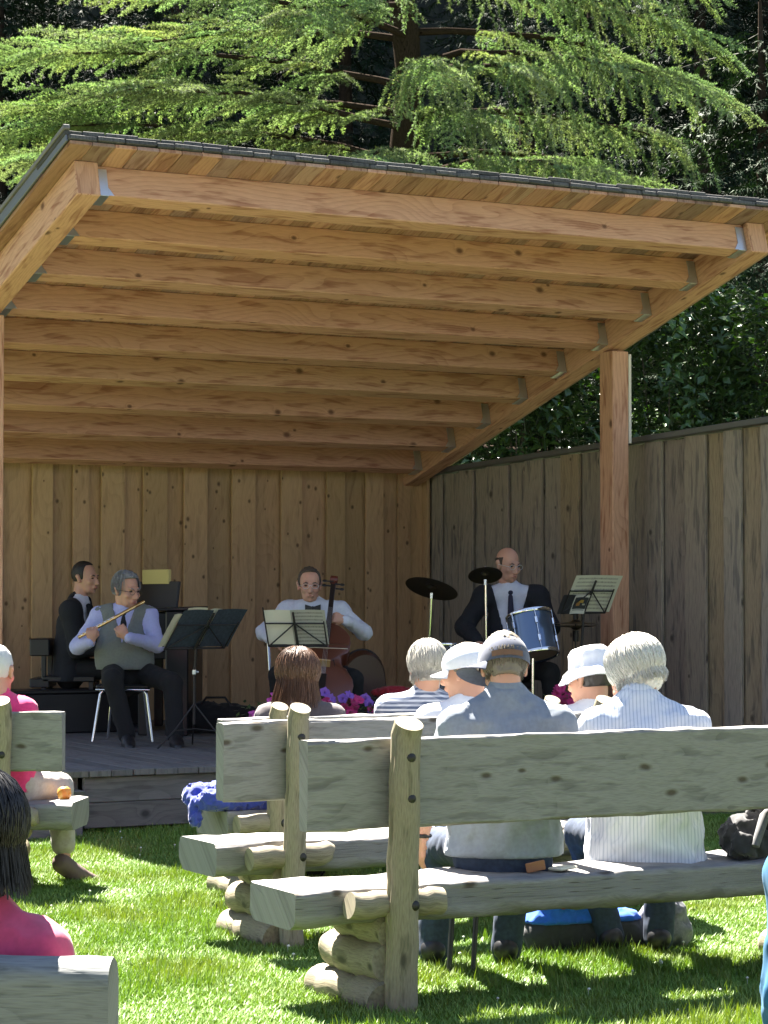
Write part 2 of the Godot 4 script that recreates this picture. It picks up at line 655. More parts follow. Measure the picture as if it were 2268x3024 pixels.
func log_along(g: Geo, a: Vector3, b: Vector3, ra: float, rb: float, sd: int, round_end := true) -> void:
	var n := noise(sd, 4.0, 2)
	var pts := []
	var rad := []
	var seg := 10
	for k in seg + 1:
		var f := k / float(seg)
		pts.append(a.lerp(b, f) + V(n.get_noise_1d(f * 6) * 0.012, n.get_noise_1d(f * 6 + 40) * 0.01, 0))
		rad.append(lerpf(ra, rb, f) * (1.0 + 0.07 * n.get_noise_1d(f * 20 + 80)))
	if round_end:
		var d := (b - a).normalized()
		for q in [0.4, 0.75, 0.95]:
			pts.append(b + d * rb * 0.45 * q)
			rad.append(rb * sqrt(1.0 - q * q))
	g.tube(pts, rad, 18, true, Vector2(1.2, 0.5))


func bolt(to: Node, at: Vector3, r := 0.013) -> void:
	var g := Geo.new()
	g.lathe([Vector2(r * 1.15, 0), Vector2(r * 1.15, 0.003), Vector2(r, 0.007), Vector2(r * 0.6, 0.012), Vector2(0.0005, 0.014)], 10, at, Basis(Vector3.RIGHT, PI / 2))
	part(to, "bolt", g, M.iron)


# bench at a post: x runs along it, -z to the stage
func bench(label: String, at: Vector3, turn: float, o: Dictionary) -> Node3D:
	var t := thing("log_bench", label, "bench", at, turn, "rustic log benches on the lawn")
	var sd: int = o.seed
	rng.seed = sd
	var x0: float = o.x0
	var x1: float = o.x1
	var s0: float = o.s0
	var s1: float = o.s1
	var top: float = o.top
	var bh: float = o.bh
	var pr: float = o.pr
	var g := Geo.new()
	var k := rng.randf_range(0.9, 1.08)
	g.tint = Color(k, k, k * 0.97)
	hewn(g, x0, x1, V(0, top - bh / 2, -pr - 0.033), bh / 2, o.get("thick", 0.036), o.get("round", 0.012), sd, 0.008)
	part(t, "backrest", g, o.get("wood", M.bench))
	g = Geo.new()
	k = rng.randf_range(0.85, 1.05)
	g.tint = Color(k, k, k)
	var sh: float = o.get("seat", 0.43)
	hewn(g, s0, s1, V(0, sh - 0.065, -pr - 0.22), 0.066, 0.19, 0.022, sd + 1, 0.012, 0.05)
	part(t, "seat_plank", g, M.bench)
	for px in o.posts:
		g = Geo.new()
		k = rng.randf_range(0.88, 1.08)
		g.tint = Color(k, k * 0.98, k * 0.92)
		var lean: float = o.get("lean", 0.014)
		var pts := []
		var rad := []
		var n := noise(sd + int(px * 10) + 3, 2.5, 2)
		for q in 15:
			var f := q / 14.0
			pts.append(V(px + lean * (f - 0.5) + n.get_noise_1d(f * 5) * 0.006, f * (top + 0.065) - 0.05, 0.01 * f))
			rad.append(pr * (1.08 - 0.1 * f) * (1.0 + 0.05 * n.get_noise_1d(f * 9 + 30)))
		# sawn top, cut aslant
		var tp: Vector3 = pts[-1]
		pts.append(tp + V(0, 0.042, 0.022))
		rad.append(pr * 0.93)
		g.tube(pts, rad, 44, true, Vector2(1.3, 0.5), 12)
		var po := part(t, "post", g, M.log)
		for by in [top - 0.06, top - 0.2, sh - 0.05]:
			bolt(po, V(px + 0.01 + rng.randf_range(-0.01, 0.012), by, pr * 1.0), 0.016)
		# short log stub that ties the post to the seat
		g = Geo.new()
		log_along(g, V(px - 0.19, sh - 0.052, -pr * 0.5), V(px + 0.16, sh - 0.05, -pr * 0.5), 0.046, 0.046, sd + 7, true)
		part(t, "tie_log", g, M.log)
		# crib of logs under the seat
		var y := 0.0
		var sg: float = o.get("crib", -1.0)
		for q in 3:
			var r: float = [0.074, 0.07, 0.06][q]
			var ln: float = [0.52, 0.47, 0.42][q]
			g = Geo.new()
			k = rng.randf_range(0.9, 1.15)
			g.tint = Color(k, k * 0.98, k * 0.93)
			log_along(g, V(px - 0.05 + 0.02 * q, y + r - 0.03, -0.03 + rng.randf_range(-0.02, 0.02)), V(px - 0.05 + 0.02 * q + sg * 0.0, y + r - 0.03, -ln), r, r * 0.92, sd + 20 + q)
			part(t, "crib_log", g, M.log)
			y += r * 1.72
	return t


func build_benches() -> void:
	var g := "near"
	bench("nearest log bench, with a man in a grey shirt and a white-haired person on it", V(0.062, 0, -8.07), YAW - 0.01, {"seed": 310, "x0": -0.335, "x1": 2.9, "s0": -0.365, "s1": 3.1, "top": 0.945, "bh": 0.31, "pr": 0.054, "posts": [0.0, 2.02]})
	bench("second log bench, with the white cap and the bucket hat behind its backrest", V(-0.365, 0, -9.53), YAW, {"seed": 330, "x0": -0.295, "x1": 1.75, "s0": -0.31, "s1": 1.85, "top": 0.925, "bh": 0.32, "pr": 0.046, "posts": [0.0, 1.48], "lean": 0.03})
	bench("third log bench, holding the blue jacket at its left end", V(-0.505, 0, -10.93), YAW, {"seed": 350, "x0": -0.25, "x1": 1.75, "s0": -0.21, "s1": 1.85, "top": 0.865, "bh": 0.30, "pr": 0.042, "posts": [0.0, 1.5]})
	bench("log bench on the left, with a round fruit on its end", V(-1.842, 0, -11.25), -0.10, {"seed": 370, "x0": -2.0, "x1": 0.29, "s0": -2.1, "s1": 0.33, "top": 0.875, "bh": 0.285, "pr": 0.05, "posts": [0.0], "crib": 1.0})
	bench("closest backrest at the lower left, bluish grey with a rounded top", V(-1.16, -0.2, -4.62), -0.08, {"seed": 390, "x0": -1.2, "x1": 0.62, "s0": -1.2, "s1": 0.6, "top": 0.93, "bh": 0.36, "pr": 0.05, "posts": [-0.25], "wood": M.old_bench, "thick": 0.055, "round": 0.053})


# ---------------------------------------------------------------- ground and lawn
func ground_y(x: float, z: float) -> float:
	return -0.22 * smoothstep(-7.6, -5.2, z)


func build_ground() -> void:
	var n := noise(5, 0.05, 4)
	var n2 := noise(6, 0.012, 3)
	var w := 512
	var im := Image.create(w, w, false, Image.FORMAT_RGB8)
	for y in w:
		for x in w:
			var a := n.get_noise_2d(x, y)
			var b := n2.get_noise_2d(x * 2, y * 2)
			var c := V(0.070, 0.085, 0.028).lerp(V(0.09, 0.07, 0.04), clampf(a * 1.5 + 0.3, 0, 1)).lerp(V(0.05, 0.085, 0.02), clampf(b * 2, 0, 1))
			im.set_pixel(x, y, lin(c.x, c.y, c.z))
	var m := mat(Color.WHITE, 1.0)
	m.albedo_texture = ImageTexture.create_from_image(im)
	m.uv1_scale = Vector3(1, 1, 1)
	var g := Geo.new()
	var xs := [-260.0, -60.0, -20.0, -8.0, -4.0, 0.0, 4.0, 8.0, 20.0, 60.0, 260.0]
	var zs := [60.0, 10.0, -2.0, -4.0, -5.2, -5.8, -6.4, -7.0, -7.6, -10.0, -16.0, -26.0, -60.0, -200.0]
	var rows := []
	var uvs := []
	for z in zs:
		var row := []
		var ur := []
		for x in xs:
			row.append(V(x, ground_y(x, z), z))
			ur.append(Vector2(x, z) * 0.7)
		rows.append(row)
		uvs.append(ur)
	g.skin(rows, uvs, false)
	var o := part(self, "ground", g, m)
	o.set_meta("kind", "structure")
	# lawn: tufts of blades
	rng.seed = 77
	M.grass = mat(Color.WHITE, 0.55)
	M.grass.vertex_color_use_as_albedo = true
	M.grass.backlight_enabled = true
	M.grass.backlight = Color(0.62, 0.62, 0.25)
	var tuft := Geo.new()
	for b in 13:
		var az := rng.randf() * TAU
		var d := V(cos(az), 0, sin(az))
		var sd := V(-d.z, 0, d.x)
		var o0 := V(rng.randf_range(-0.022, 0.022), 0, rng.randf_range(-0.022, 0.022))
		var hgt := rng.randf_range(0.02, 0.042)
		var ben := rng.randf_range(0.1, 0.7) * hgt
		var wd := rng.randf_range(0.0014, 0.0024)
		var k := rng.randf_range(0.75, 1.2)
		tuft.tint = Color(k * rng.randf_range(0.9, 1.15), k, k * 0.9)
		var m1 := o0 + V(0, hgt * 0.6, 0) + d * ben * 0.35
		var tip := o0 + V(0, hgt, 0) + d * ben
		tuft.quad(o0 - sd * wd, o0 + sd * wd, m1 + sd * wd * 0.8, m1 - sd * wd * 0.8)
		tuft.face(m1 - sd * wd * 0.8, m1 + sd * wd * 0.8, tip)
	var tm := tuft.mesh(true)
	var tr := []
	var cols := []
	var pn := noise(9, 0.9, 3)
	for k in 135000:
		var z := -7.0 - 8.2 * pow(rng.randf(), 1.1)
		var half := -z * 0.175 + 0.35
		if k % 5 < 2:
			half = -z * 0.25 + 1.2
		var x := rng.randf_range(-half, half)
		var q := pn.get_noise_2d(x, z)
		if q > 0.42 and rng.randf() < 0.6:
			continue
		var sc := rng.randf_range(0.6, 1.15) * (1.0 + 0.5 * q)
		var wild := pn.get_noise_2d(x * 0.6 + 40.0, z * 0.6)
		if wild > 0.28 and rng.randf() < 0.3:
			sc *= 1.7
		tr.append(Transform3D(Basis(Vector3.UP, rng.randf() * TAU).scaled(Vector3(1.1, sc, 1.1)), V(x, ground_y(x, z) - 0.002, z)))
		var dry := clampf(q * 1.2 + rng.randf_range(-0.3, 0.5), 0.0, 1.0)
		cols.append(Color(lerpf(0.13, 0.23, dry * 0.5), lerpf(0.24, 0.26, dry * 0.5), lerpf(0.03, 0.065, dry * 0.5)))
	# taller seeding grass where the mower does not reach
	for k in 800:
		var z := rng.randf_range(-9.4, -7.5)
		var x := rng.randf_range(-0.2, 1.7)
		if k % 3 == 0:
			z = rng.randf_range(-14.0, -9.0)
			x = rng.randf_range(-2.0, 0.4)
			if pn.get_noise_2d(x * 2.0, z * 2.0) < 0.15:
				continue
		tr.append(Transform3D(Basis(Vector3.UP, rng.randf() * TAU).scaled(Vector3(0.9, rng.randf_range(1.3, 2.1), 0.9)), V(x, ground_y(x, z) - 0.002, z)))
		cols.append(Color(0.15, 0.22, 0.04))
	var gr := swarm(self, "grass", tm, M.grass, tr, cols)
	gr.set_meta("kind", "stuff")
	tag(gr, "short sunlit lawn grass between the benches", "grass")
	# clover heads and daisies
	var fl := Geo.new()
	fl.ball(V(0, 0.042, 0), V(0.006, 0.005, 0.006), 4)
	fl.tube([V(0, 0, 0), V(0.003, 0.04, 0)], [0.001, 0.001], 3)
	var ft := []
	for k in 90:
		var z := -7.4 - 6.5 * rng.randf()
		var half := -z * 0.17
		ft.append(Transform3D(Basis(Vector3.UP, rng.randf() * TAU).scaled(Vector3.ONE * rng.randf_range(0.7, 1.2)), V(rng.randf_range(-half, half), 0, z)))
	var fo := swarm(self, "clover_flowers", fl.mesh(), mat(lin(0.62, 0.62, 0.55), 0.8), ft)
	fo.set_meta("kind", "stuff")
	tag(fo, "small white clover heads scattered over the lawn", "flowers")


# ---------------------------------------------------------------- trees
# soft needle tufts all along a twig
func tufts(g: Geo, pts: Array, step: float, size: float) -> void:
	for k in pts.size() - 1:
		var a: Vector3 = pts[k]
		var b: Vector3 = pts[k + 1]
		var d := (b - a).normalized()
		var s := d.cross(V(0.3, 0.9, 0.2)).normalized()
		var u := s.cross(d)
		var cnt := maxi(1, int((b - a).length() / step))
		for q in cnt:
			var c := a.lerp(b, (q + rng.randf()) / cnt)
			var ax := rng.randf() * TAU
			var out := (s * cos(ax) + u * sin(ax) + d * 0.35).normalized()
			for n in 6:
				var e := (out + V(rng.randf_range(-0.8, 0.8), rng.randf_range(-0.8, 0.8), rng.randf_range(-0.8, 0.8))).normalized()
				var w := e.cross(V(rng.randf(), rng.randf(), rng.randf())).normalized() * 0.0034
				var kk := rng.randf_range(0.7, 1.3)
				g.tint = Color(kk, kk, kk * 0.9)
				g.face(c - w, c + w, c + e * size * rng.randf_range(0.7, 1.2))


# flat spray: a shoot along x with side twigs that shorten to the tip
func larch_spray(sd: int, length: float) -> ArrayMesh:
	rng.seed = sd
	var g := Geo.new()
	var ax := []
	for k in 8:
		var f := k / 7.0
		ax.append(V(f * length, 0.05 * length * sin(f * 2.6) - 0.16 * length * f * f, sin(f * 4.0 + sd) * 0.02))
	g.tint = Color(0.5, 0.36, 0.28)
	g.tube(ax, [0.006, 0.005, 0.002], 4, false)
	tufts(g, ax, 0.011, 0.034)
	for k in 13:
		var f := 0.08 + 0.86 * k / 12.0
		var i := int(f * 6.99)
		var o: Vector3 = ax[i].lerp(ax[i + 1], f * 6.99 - i)
		var sg := 1.0 if k % 2 == 0 else -1.0
		var ln := length * (0.42 - 0.30 * f) * rng.randf_range(0.7, 1.2)
		var d := V(0.75, rng.randf_range(-0.25, 0.12), sg * 0.75).normalized()
		var tw := []
		for q in 4:
			var h := q / 3.0
			tw.append(o + d * ln * h - V(0, 0.14 * ln * h * h, 0))
		g.tint = Color(0.5, 0.36, 0.28)
		g.tube(tw, [0.003, 0.0015], 3, false)
		tufts(g, tw, 0.011, 0.032)
	return g.mesh(true)


# hanging spray: ropes of tufts that curve over and fall
func larch_rope(sd: int, length: float) -> ArrayMesh:
	rng.seed = sd
	var g := Geo.new()
	for r in 3:
		var pts := []
		var out := V(rng.randf_range(0.12, 0.5), 0, rng.randf_range(-0.2, 0.2))
		var ln := length * rng.randf_range(0.55, 1.1)
		for k in 9:
			var f := k / 8.0
			pts.append(out * sqrt(f) * 1.1 + V(0.03 * sin(f * 5.0 + r), 0.05 * sin(minf(f * 4.0, PI)) - ln * pow(f, 1.35), 0.03 * cos(f * 6.0 + r * 2.0)))
		g.tint = Color(0.5, 0.36, 0.28)
		g.tube(pts, [0.004, 0.003, 0.0015], 3, false)
		tufts(g, pts, 0.011, 0.034)
	return g.mesh(true)


func spruce_spray(sd: int, length: float) -> ArrayMesh:
	rng.seed = sd
	var g := Geo.new()
	g.tint = Color(0.5, 0.35, 0.3)
	g.tube([V(0, 0, 0), V(length * 0.5, -0.02, 0), V(length, -0.1 * length, 0)], [0.008, 0.006, 0.002], 3, false)
	for k in 20:
		var f := rng.randf()
		var a := V(f * length, -0.1 * length * f * f, 0)
		var sg := 1.0 if k % 2 == 0 else -1.0
		var d := V(0.7, rng.randf_range(-0.35, 0.1), sg * rng.randf_range(0.5, 1.0)).normalized()
		var ln := length * rng.randf_range(0.2, 0.4) * (1.1 - 0.6 * f)
		for q in 9:
			var b := a + d * ln * (q / 8.0)
			var e := (d + V(rng.randf_range(-1, 1), rng.randf_range(-0.9, 0.4), rng.randf_range(-1, 1)) * 0.9).normalized()
			var sdv := e.cross(Vector3.UP).normalized() * 0.0075
			var kk := rng.randf_range(0.7, 1.25)
			g.tint = Color(kk, kk, kk)
			g.face(b - sdv, b + sdv, b + e * rng.randf_range(0.05, 0.10))
	return g.mesh(true)


func foliage(r: float, g: float, b: float, through: Color) -> StandardMaterial3D:
	var m := mat(lin(r, g, b), 0.6)
	m.metallic_specular = 0.15
	m.vertex_color_use_as_albedo = true
	m.backlight_enabled = true
	m.backlight = through
	return m


func build_larch() -> void:
	M.bark = wood(83, V(0.05, 0.038, 0.03), V(0.02, 0.016, 0.013), V(0.014, 0.012, 0.01), {"knots": 6, "rings": 9.0, "contrast": 0.9, "wander": 5.0, "fibre": 0.8, "length": 2.0, "relief": 1.5, "rough": 1.0})
	M.bark.metallic_specular = 0.05
	M.larch_leaf = foliage(0.235, 0.31, 0.165, Color(0.85, 0.9, 0.68))
	var at := V(0.35, 0, -24.2)
	var t := thing("larch_tree", "big larch with drooping bright green branches behind the pavilion roof", "tree", at)
	var g := Geo.new()
	var n := noise(4, 1.5, 2)
	var pts := []
	var rad := []
	for k in 22:
		var y := k * 0.58
		pts.append(V(n.get_noise_1d(y) * 0.12 - 0.02 * y, y - 0.2, n.get_noise_1d(y + 50) * 0.1))
		rad.append(lerpf(0.27, 0.05, k / 21.0) * (1 + 0.1 * n.get_noise_1d(y * 4 + 9)))
	g.tube(pts, rad, 14, true, Vector2(3, 0.5))
	part(t, "trunk", g, M.bark)
	var kinds := [larch_spray(1, 0.75), larch_spray(2, 0.95), larch_spray(3, 0.6), larch_rope(4, 0.6), larch_rope(5, 0.8), larch_rope(6, 0.45)]
	var sets := [[], [], [], [], [], []]
	var cols := [[], [], [], [], [], []]
	rng.seed = 501
	# limbs: height on the trunk, heading (0 = right, 90 = towards the lawn), length, rise, hanging or flat
	var limbs := [[4.3, 176, 3.2, 0.36, 0], [4.7, 166, 3.7, 0.36, 0], [5.1, 156, 3.9, 0.33, 0], [5.6, 179, 4.4, 0.25, 0], [5.9, 168, 4.2, 0.24, 0], [6.2, 150, 3.7, 0.20, 0], [6.4, 173, 4.5, 0.17, 0], [6.7, 160, 4.1, 0.17, 0], [7.2, 178, 3.6, 0.12, 0], [7.2, 138, 3.3, 0.14, 0], [7.9, 164, 2.9, 0.06, 0],
		[5.0, 122, 2.2, 0.12, 0], [4.4, 142, 2.4, 0.15, 0], [6.0, 108, 2.2, 0.0, 1], [7.5, 116, 2.4, 0.0, 1], [5.4, 96, 2.0, 0.0, 1], [6.8, 90, 2.2, 0.05, 1], [8.3, 126, 2.3, 0.0, 1], [8.0, 84, 2.3, 0.0, 1],
		[4.8, 14, 2.3, 0.14, 1], [5.3, 30, 2.6, 0.12, 1], [5.8, 44, 2.9, 0.13, 1], [6.0, 6, 3.3, 0.10, 1], [6.4, 22, 3.7, 0.08, 1], [6.8, 56, 3.0, 0.06, 1], [7.0, 36, 3.6, 0.04, 1], [7.3, 2, 4.2, 0.05, 1], [7.7, 18, 4.1, 0.02, 1], [8.0, 46, 3.6, -0.02, 1], [8.3, 30, 3.9, -0.01, 1], [8.7, 8, 4.1, -0.02, 1], [9.2, 34, 3.6, -0.04, 1], [6.4, 70, 2.3, 0.04, 1], [8.8, 150, 2.4, 0.0, 0], [9.6, 80, 2.4, 0.0, 1], [9.6, 14, 3.6, -0.05, 1]]
	for lb in limbs:
		var y0: float = lb[0]
		var az := deg_to_rad(lb[1] + rng.randf_range(-4, 4))
		var dir := V(cos(az), 0, sin(az))
		var hangs: bool = lb[4] == 1
		var ln: float = lb[2] * rng.randf_range(0.9, 1.05) * (0.78 if hangs and cos(az) > 0.3 else 1.0)
		var lp := []
		var lr := []
		var seg := 10
		for k in seg + 1:
			var f := k / float(seg)
			var sag: float = lb[3] * ln * f - (0.24 if hangs else 0.17) * ln * f * f
			lp.append(V(0, y0, 0) + dir * ln * f + V(rng.randf_range(-0.03, 0.03), sag + rng.randf_range(-0.02, 0.02), rng.randf_range(-0.03, 0.03)))
			lr.append(lerpf(0.042, 0.006, f))
		var lg := Geo.new()
		lg.tube(lp, lr, 7, true, Vector2(1, 1))
		part(t, "limb", lg, M.bark)
		var cnt := int(ln * (11.0 if hangs else 12.5))
		for s in cnt:
			var f := lerpf(0.16, 1.0, (s + 0.5) / cnt)
			if rng.randf() > 0.45 + f * 0.7:
				continue
			var idx := int(f * seg * 0.999)
			var o: Vector3 = lp[idx].lerp(lp[idx + 1], f * seg * 0.999 - idx)
			var sg := 1.0 if s % 2 == 0 else -1.0
			var sa := az + sg * rng.randf_range(0.45, 1.0) * (1.15 - 0.5 * f)
			if s >= cnt - 2:
				sa = az + rng.randf_range(-0.25, 0.25)
			var kind := rng.randi_range(0, 2)
			if hangs and rng.randf() < 0.45:
				kind = rng.randi_range(3, 5)
			var tilt := rng.randf_range(-0.3, 0.22) if kind < 3 else rng.randf_range(-0.25, 0.2)
			if hangs and kind < 3:
				tilt -= 0.35
			var b := Basis(Vector3.UP, -sa) * Basis(Vector3.BACK, tilt) * Basis(Vector3.RIGHT, rng.randf_range(-0.35, 0.35) if kind < 3 else 0.0)
			sets[kind].append(Transform3D(b.scaled(Vector3.ONE * rng.randf_range(0.75, 1.15)), o))
			var kk := rng.randf_range(0.75, 1.2)
			cols[kind].append(Color(kk * rng.randf_range(0.85, 1.12), kk, kk * rng.randf_range(0.8, 1.1)))
	var total := 0
	for k in 6:
		swarm(t, "crown", kinds[k], M.larch_leaf, sets[k], cols[k]).set_meta("kind", "stuff")
		total += sets[k].size()
	print("larch sprays ", total)


func conifer(label: String, at: Vector3, h: float, r: float, sd: int, sprays: Array, m: Material, low := 0.06) -> void:
	rng.seed = sd
	var t := thing("spruce_tree", label, "tree", at, 0, "dark spruces of the wood behind")
	var g := Geo.new()
	g.tube([V(0, -1, 0), V(0.05, h * 0.5, 0), V(0, h, 0)], [0.2, 0.13, 0.02], 8, true, Vector2(2, 0.5))
	part(t, "trunk", g, M.bark)
	var xs := []
	var cols := []
	var rows := int(h / 0.30)
	for k in rows:
		var f := lerpf(low, 0.99, k / float(rows))
		var rr := r * pow(1.0 - f, 0.75) + 0.15
		var cnt := int(rr * 8) + 4
		for q in cnt:
			var a := rng.randf() * TAU
			var ro := rr * sqrt(rng.randf_range(0.25, 1.0))
			var y := h * f + rng.randf_range(-0.2, 0.2) - ro * 0.28
			var b := Basis(Vector3.UP, -a) * Basis(Vector3.BACK, rng.randf_range(-0.6, 0.0)) * Basis(Vector3.RIGHT, rng.randf_range(-0.4, 0.4))
			xs.append(Transform3D(b.scaled(Vector3.ONE * rng.randf_range(0.8, 1.5)), V(cos(a) * maxf(ro - 0.4, 0), y, sin(a) * maxf(ro - 0.4, 0))))
			var kk := rng.randf_range(0.6, 1.2)
			cols.append(Color(kk, kk, kk))
	swarm(t, "crown", sprays[sd % sprays.size()], m, xs, cols).set_meta("kind", "stuff")


func build_forest() -> void:
	# the wooded slope that closes the view
	var n := noise(15, 0.08, 3)
	var g := Geo.new()
	var rows := []
	var uvs := []
	for k in 16:
		var f := k / 15.0
		var row := []
		var ur := []
		for j in 25:
			var x := lerpf(-45, 45, j / 24.0)
			var z := -35.0 - 9.0 * f
			row.append(V(x, -0.3 + 19.0 * f + n.get_noise_2d(x * 4, z * 4) * 0.8 * f, z))
			ur.append(Vector2(x, z) * 0.5)
		rows.append(row)
		uvs.append(ur)
	g.skin(rows, uvs, false)
	var im := Image.create(128, 128, false, Image.FORMAT_RGB8)
	var n2 := noise(16, 0.07, 4)
	for y in 128:
		for x in 128:
			var k := clampf(n2.get_noise_2d(x, y) + 0.45, 0, 1)
			im.set_pixel(x, y, lin(0.008 + 0.014 * k, 0.010 + 0.014 * k, 0.006 + 0.006 * k))
	var m := mat(Color.WHITE, 1.0)
	m.albedo_texture = ImageTexture.create_from_image(im)
	part(self, "hill", g, m).set_meta("kind", "structure")
	M.spruce = foliage(0.018, 0.034, 0.020, Color(0.12, 0.16, 0.08))
	M.spruce_light = foliage(0.030, 0.056, 0.026, Color(0.25, 0.3, 0.15))
	var sp := [spruce_spray(7, 0.75), spruce_spray(8, 0.85), spruce_spray(9, 0.95)]
	var spots := [[-8.6, -31, 12.5, 2.4, "dark spruce at the far left edge of the picture"], [-5.6, -33.5, 13.5, 2.5, "dark spruce left of the larch"], [-2.9, -32, 13, 2.4, "dark spruce close behind the larch's left branches"],
		[-0.6, -34, 13.5, 2.5, "dark spruce straight behind the larch trunk"], [1.9, -31.5, 12.5, 2.4, "dark spruce just right of the larch trunk"], [4.4, -32.5, 13, 2.4, "dark spruce behind the larch's right branches"],
		[7.0, -31, 13, 2.6, "dark spruce at the far right edge of the picture"], [-7.4, -35.2, 17, 2.6, "spruce in the back row at the far left"], [-4.3, -35.6, 17, 2.7, "spruce in the back row left of centre"],
		[-1.6, -36, 18, 2.7, "spruce in the back row behind the centre"], [3.2, -35.8, 17, 2.7, "spruce in the back row right of centre"], [5.8, -35.4, 17, 2.7, "spruce in the back row at the right"], [9.0, -35, 16, 2.7, "spruce in the back row past the right edge"]]
	var k := 0
	for s in spots:
		conifer(s[4], V(s[0], 0.0, s[1]), s[2], s[3], 600 + k, sp, M.spruce)
		k += 1
	# unseen spruces added behind the viewer to keep low sky off the benches
	for q in [[-13.0, 9.0, "leftmost"], [-7.5, 12.0, "second"], [-2.5, 13.5, "third"], [3.0, 13.0, "fourth"], [8.0, 11.5, "fifth"], [13.5, 9.0, "rightmost"]]:
		conifer("tall unseen spruce added behind the viewer to block low sky, %s of that row from the left, outside the picture" % q[2], V(q[0], 0, q[1]), 14.0, 3.4, 660 + int(q[0]), sp, M.spruce_light, 0.04)
	conifer("lighter green young spruce above the fence on the right", V(4.3, 0, -26.5), 8.2, 2.0, 640, sp, M.spruce_light, 0.12)
	conifer("small spruce by the left end of the roof", V(-5.0, 0, -26.5), 6.4, 1.8, 641, sp, M.spruce, 0.1)


# broad-leaved shrubs behind the fence
func build_shrubs() -> void:
	M.leaf = foliage(0.050, 0.095, 0.030, Color(0.45, 0.55, 0.15))
	M.leaf.roughness = 0.32
	M.leaf.metallic_specular = 0.5
	M.stem = mat(lin(0.06, 0.045, 0.03), 0.9)
	rng.seed = 700
	var g := Geo.new()
	g.tint = Color(0.7, 0.6, 0.5)
	g.tube([V(0, 0, 0), V(0.02, 0.16, 0), V(0, 0.34, 0.02)], [0.005, 0.004, 0.002], 3, false)
	for k in 11:
		var a := k * 2.4
		var y := 0.04 + k * 0.03
		var d := V(cos(a), rng.randf_range(-0.1, 0.55), sin(a)).normalized()
		var s := d.cross(Vector3.UP).normalized()
		var up := s.cross(d)
		var o := V(0, y, 0) + d * 0.015
		var ln := rng.randf_range(0.075, 0.12)
		var w := ln * 0.27
		var kk := rng.randf_range(0.8, 1.25)
		g.tint = Color(kk, kk, kk * 0.9)
		var mid := o + d * ln * 0.45
		var tip := o + d * ln - up * ln * 0.18
		g.face(o, mid + s * w + up * w * 0.35, mid)
		g.face(mid, mid + s * w + up * w * 0.35, tip)
		g.face(o, mid, mid - s * w + up * w * 0.35)
		g.face(mid, tip, mid - s * w + up * w * 0.35)
	var sprig := g.mesh(true)
	var spots := [[1.25, -22.3, 4.0, 0.95, "glossy leafy shrub seen between the girder and the post", 720], [2.75, -22.6, 4.2, 1.15, "glossy leafy shrub just right of the post", 721], [4.0, -22.0, 4.0, 1.2, "glossy leafy shrub at the right edge above the fence", 722], [0.35, -23.2, 3.0, 0.6, "low bright sprig plant by the wall corner", 723]]
	for s in spots:
		rng.seed = s[5]
		var t := thing("leafy_shrub", s[4], "shrub", V(s[0], 0, s[1]), 0, "shrubs behind the fence")
		var xs := []
		var cols := []
		for q in 9:
			var a := rng.randf() * TAU
			var tip := V(cos(a) * s[3] * rng.randf_range(0.3, 0.9), s[2] * rng.randf_range(0.72, 0.98), sin(a) * s[3] * rng.randf_range(0.3, 0.9))
			var sg := Geo.new()
			var mid := V(tip.x * 0.35, tip.y * 0.55, tip.z * 0.35)
			sg.tube([V(tip.x * 0.1, 0, tip.z * 0.1), mid, tip], [0.022, 0.014, 0.004], 5)
			part(t, "stem", sg, M.stem)
		for q in int(620 * s[3]):
			var a := rng.randf() * TAU
			var y := rng.randf_range(0.3, 1.0)
			var rr: float = s[3] * sqrt(rng.randf()) * (1.15 - 0.55 * y)
			var b := Basis(Vector3.UP, rng.randf() * TAU) * Basis(V(cos(a), 0, sin(a)).cross(Vector3.UP).normalized(), -rng.randf_range(0.0, 1.1))
			xs.append(Transform3D(b.scaled(Vector3.ONE * rng.randf_range(0.8, 1.4)), V(cos(a) * rr, s[2] * y, sin(a) * rr)))
			var kk := rng.randf_range(0.6, 1.3)
			cols.append(Color(kk, kk, kk * 0.9))
		swarm(t, "crown", sprig, M.leaf, xs, cols).set_meta("kind", "stuff")
	var lg := Geo.new()
	log_along(lg, V(0.7, 3.0, -25.2), V(2.6, 2.86, -24.6), 0.07, 0.05, 731)
	var lo := part(self, "fallen_log", lg, M.bark)
	tag(lo, "bare fallen trunk lying behind the fence", "log")


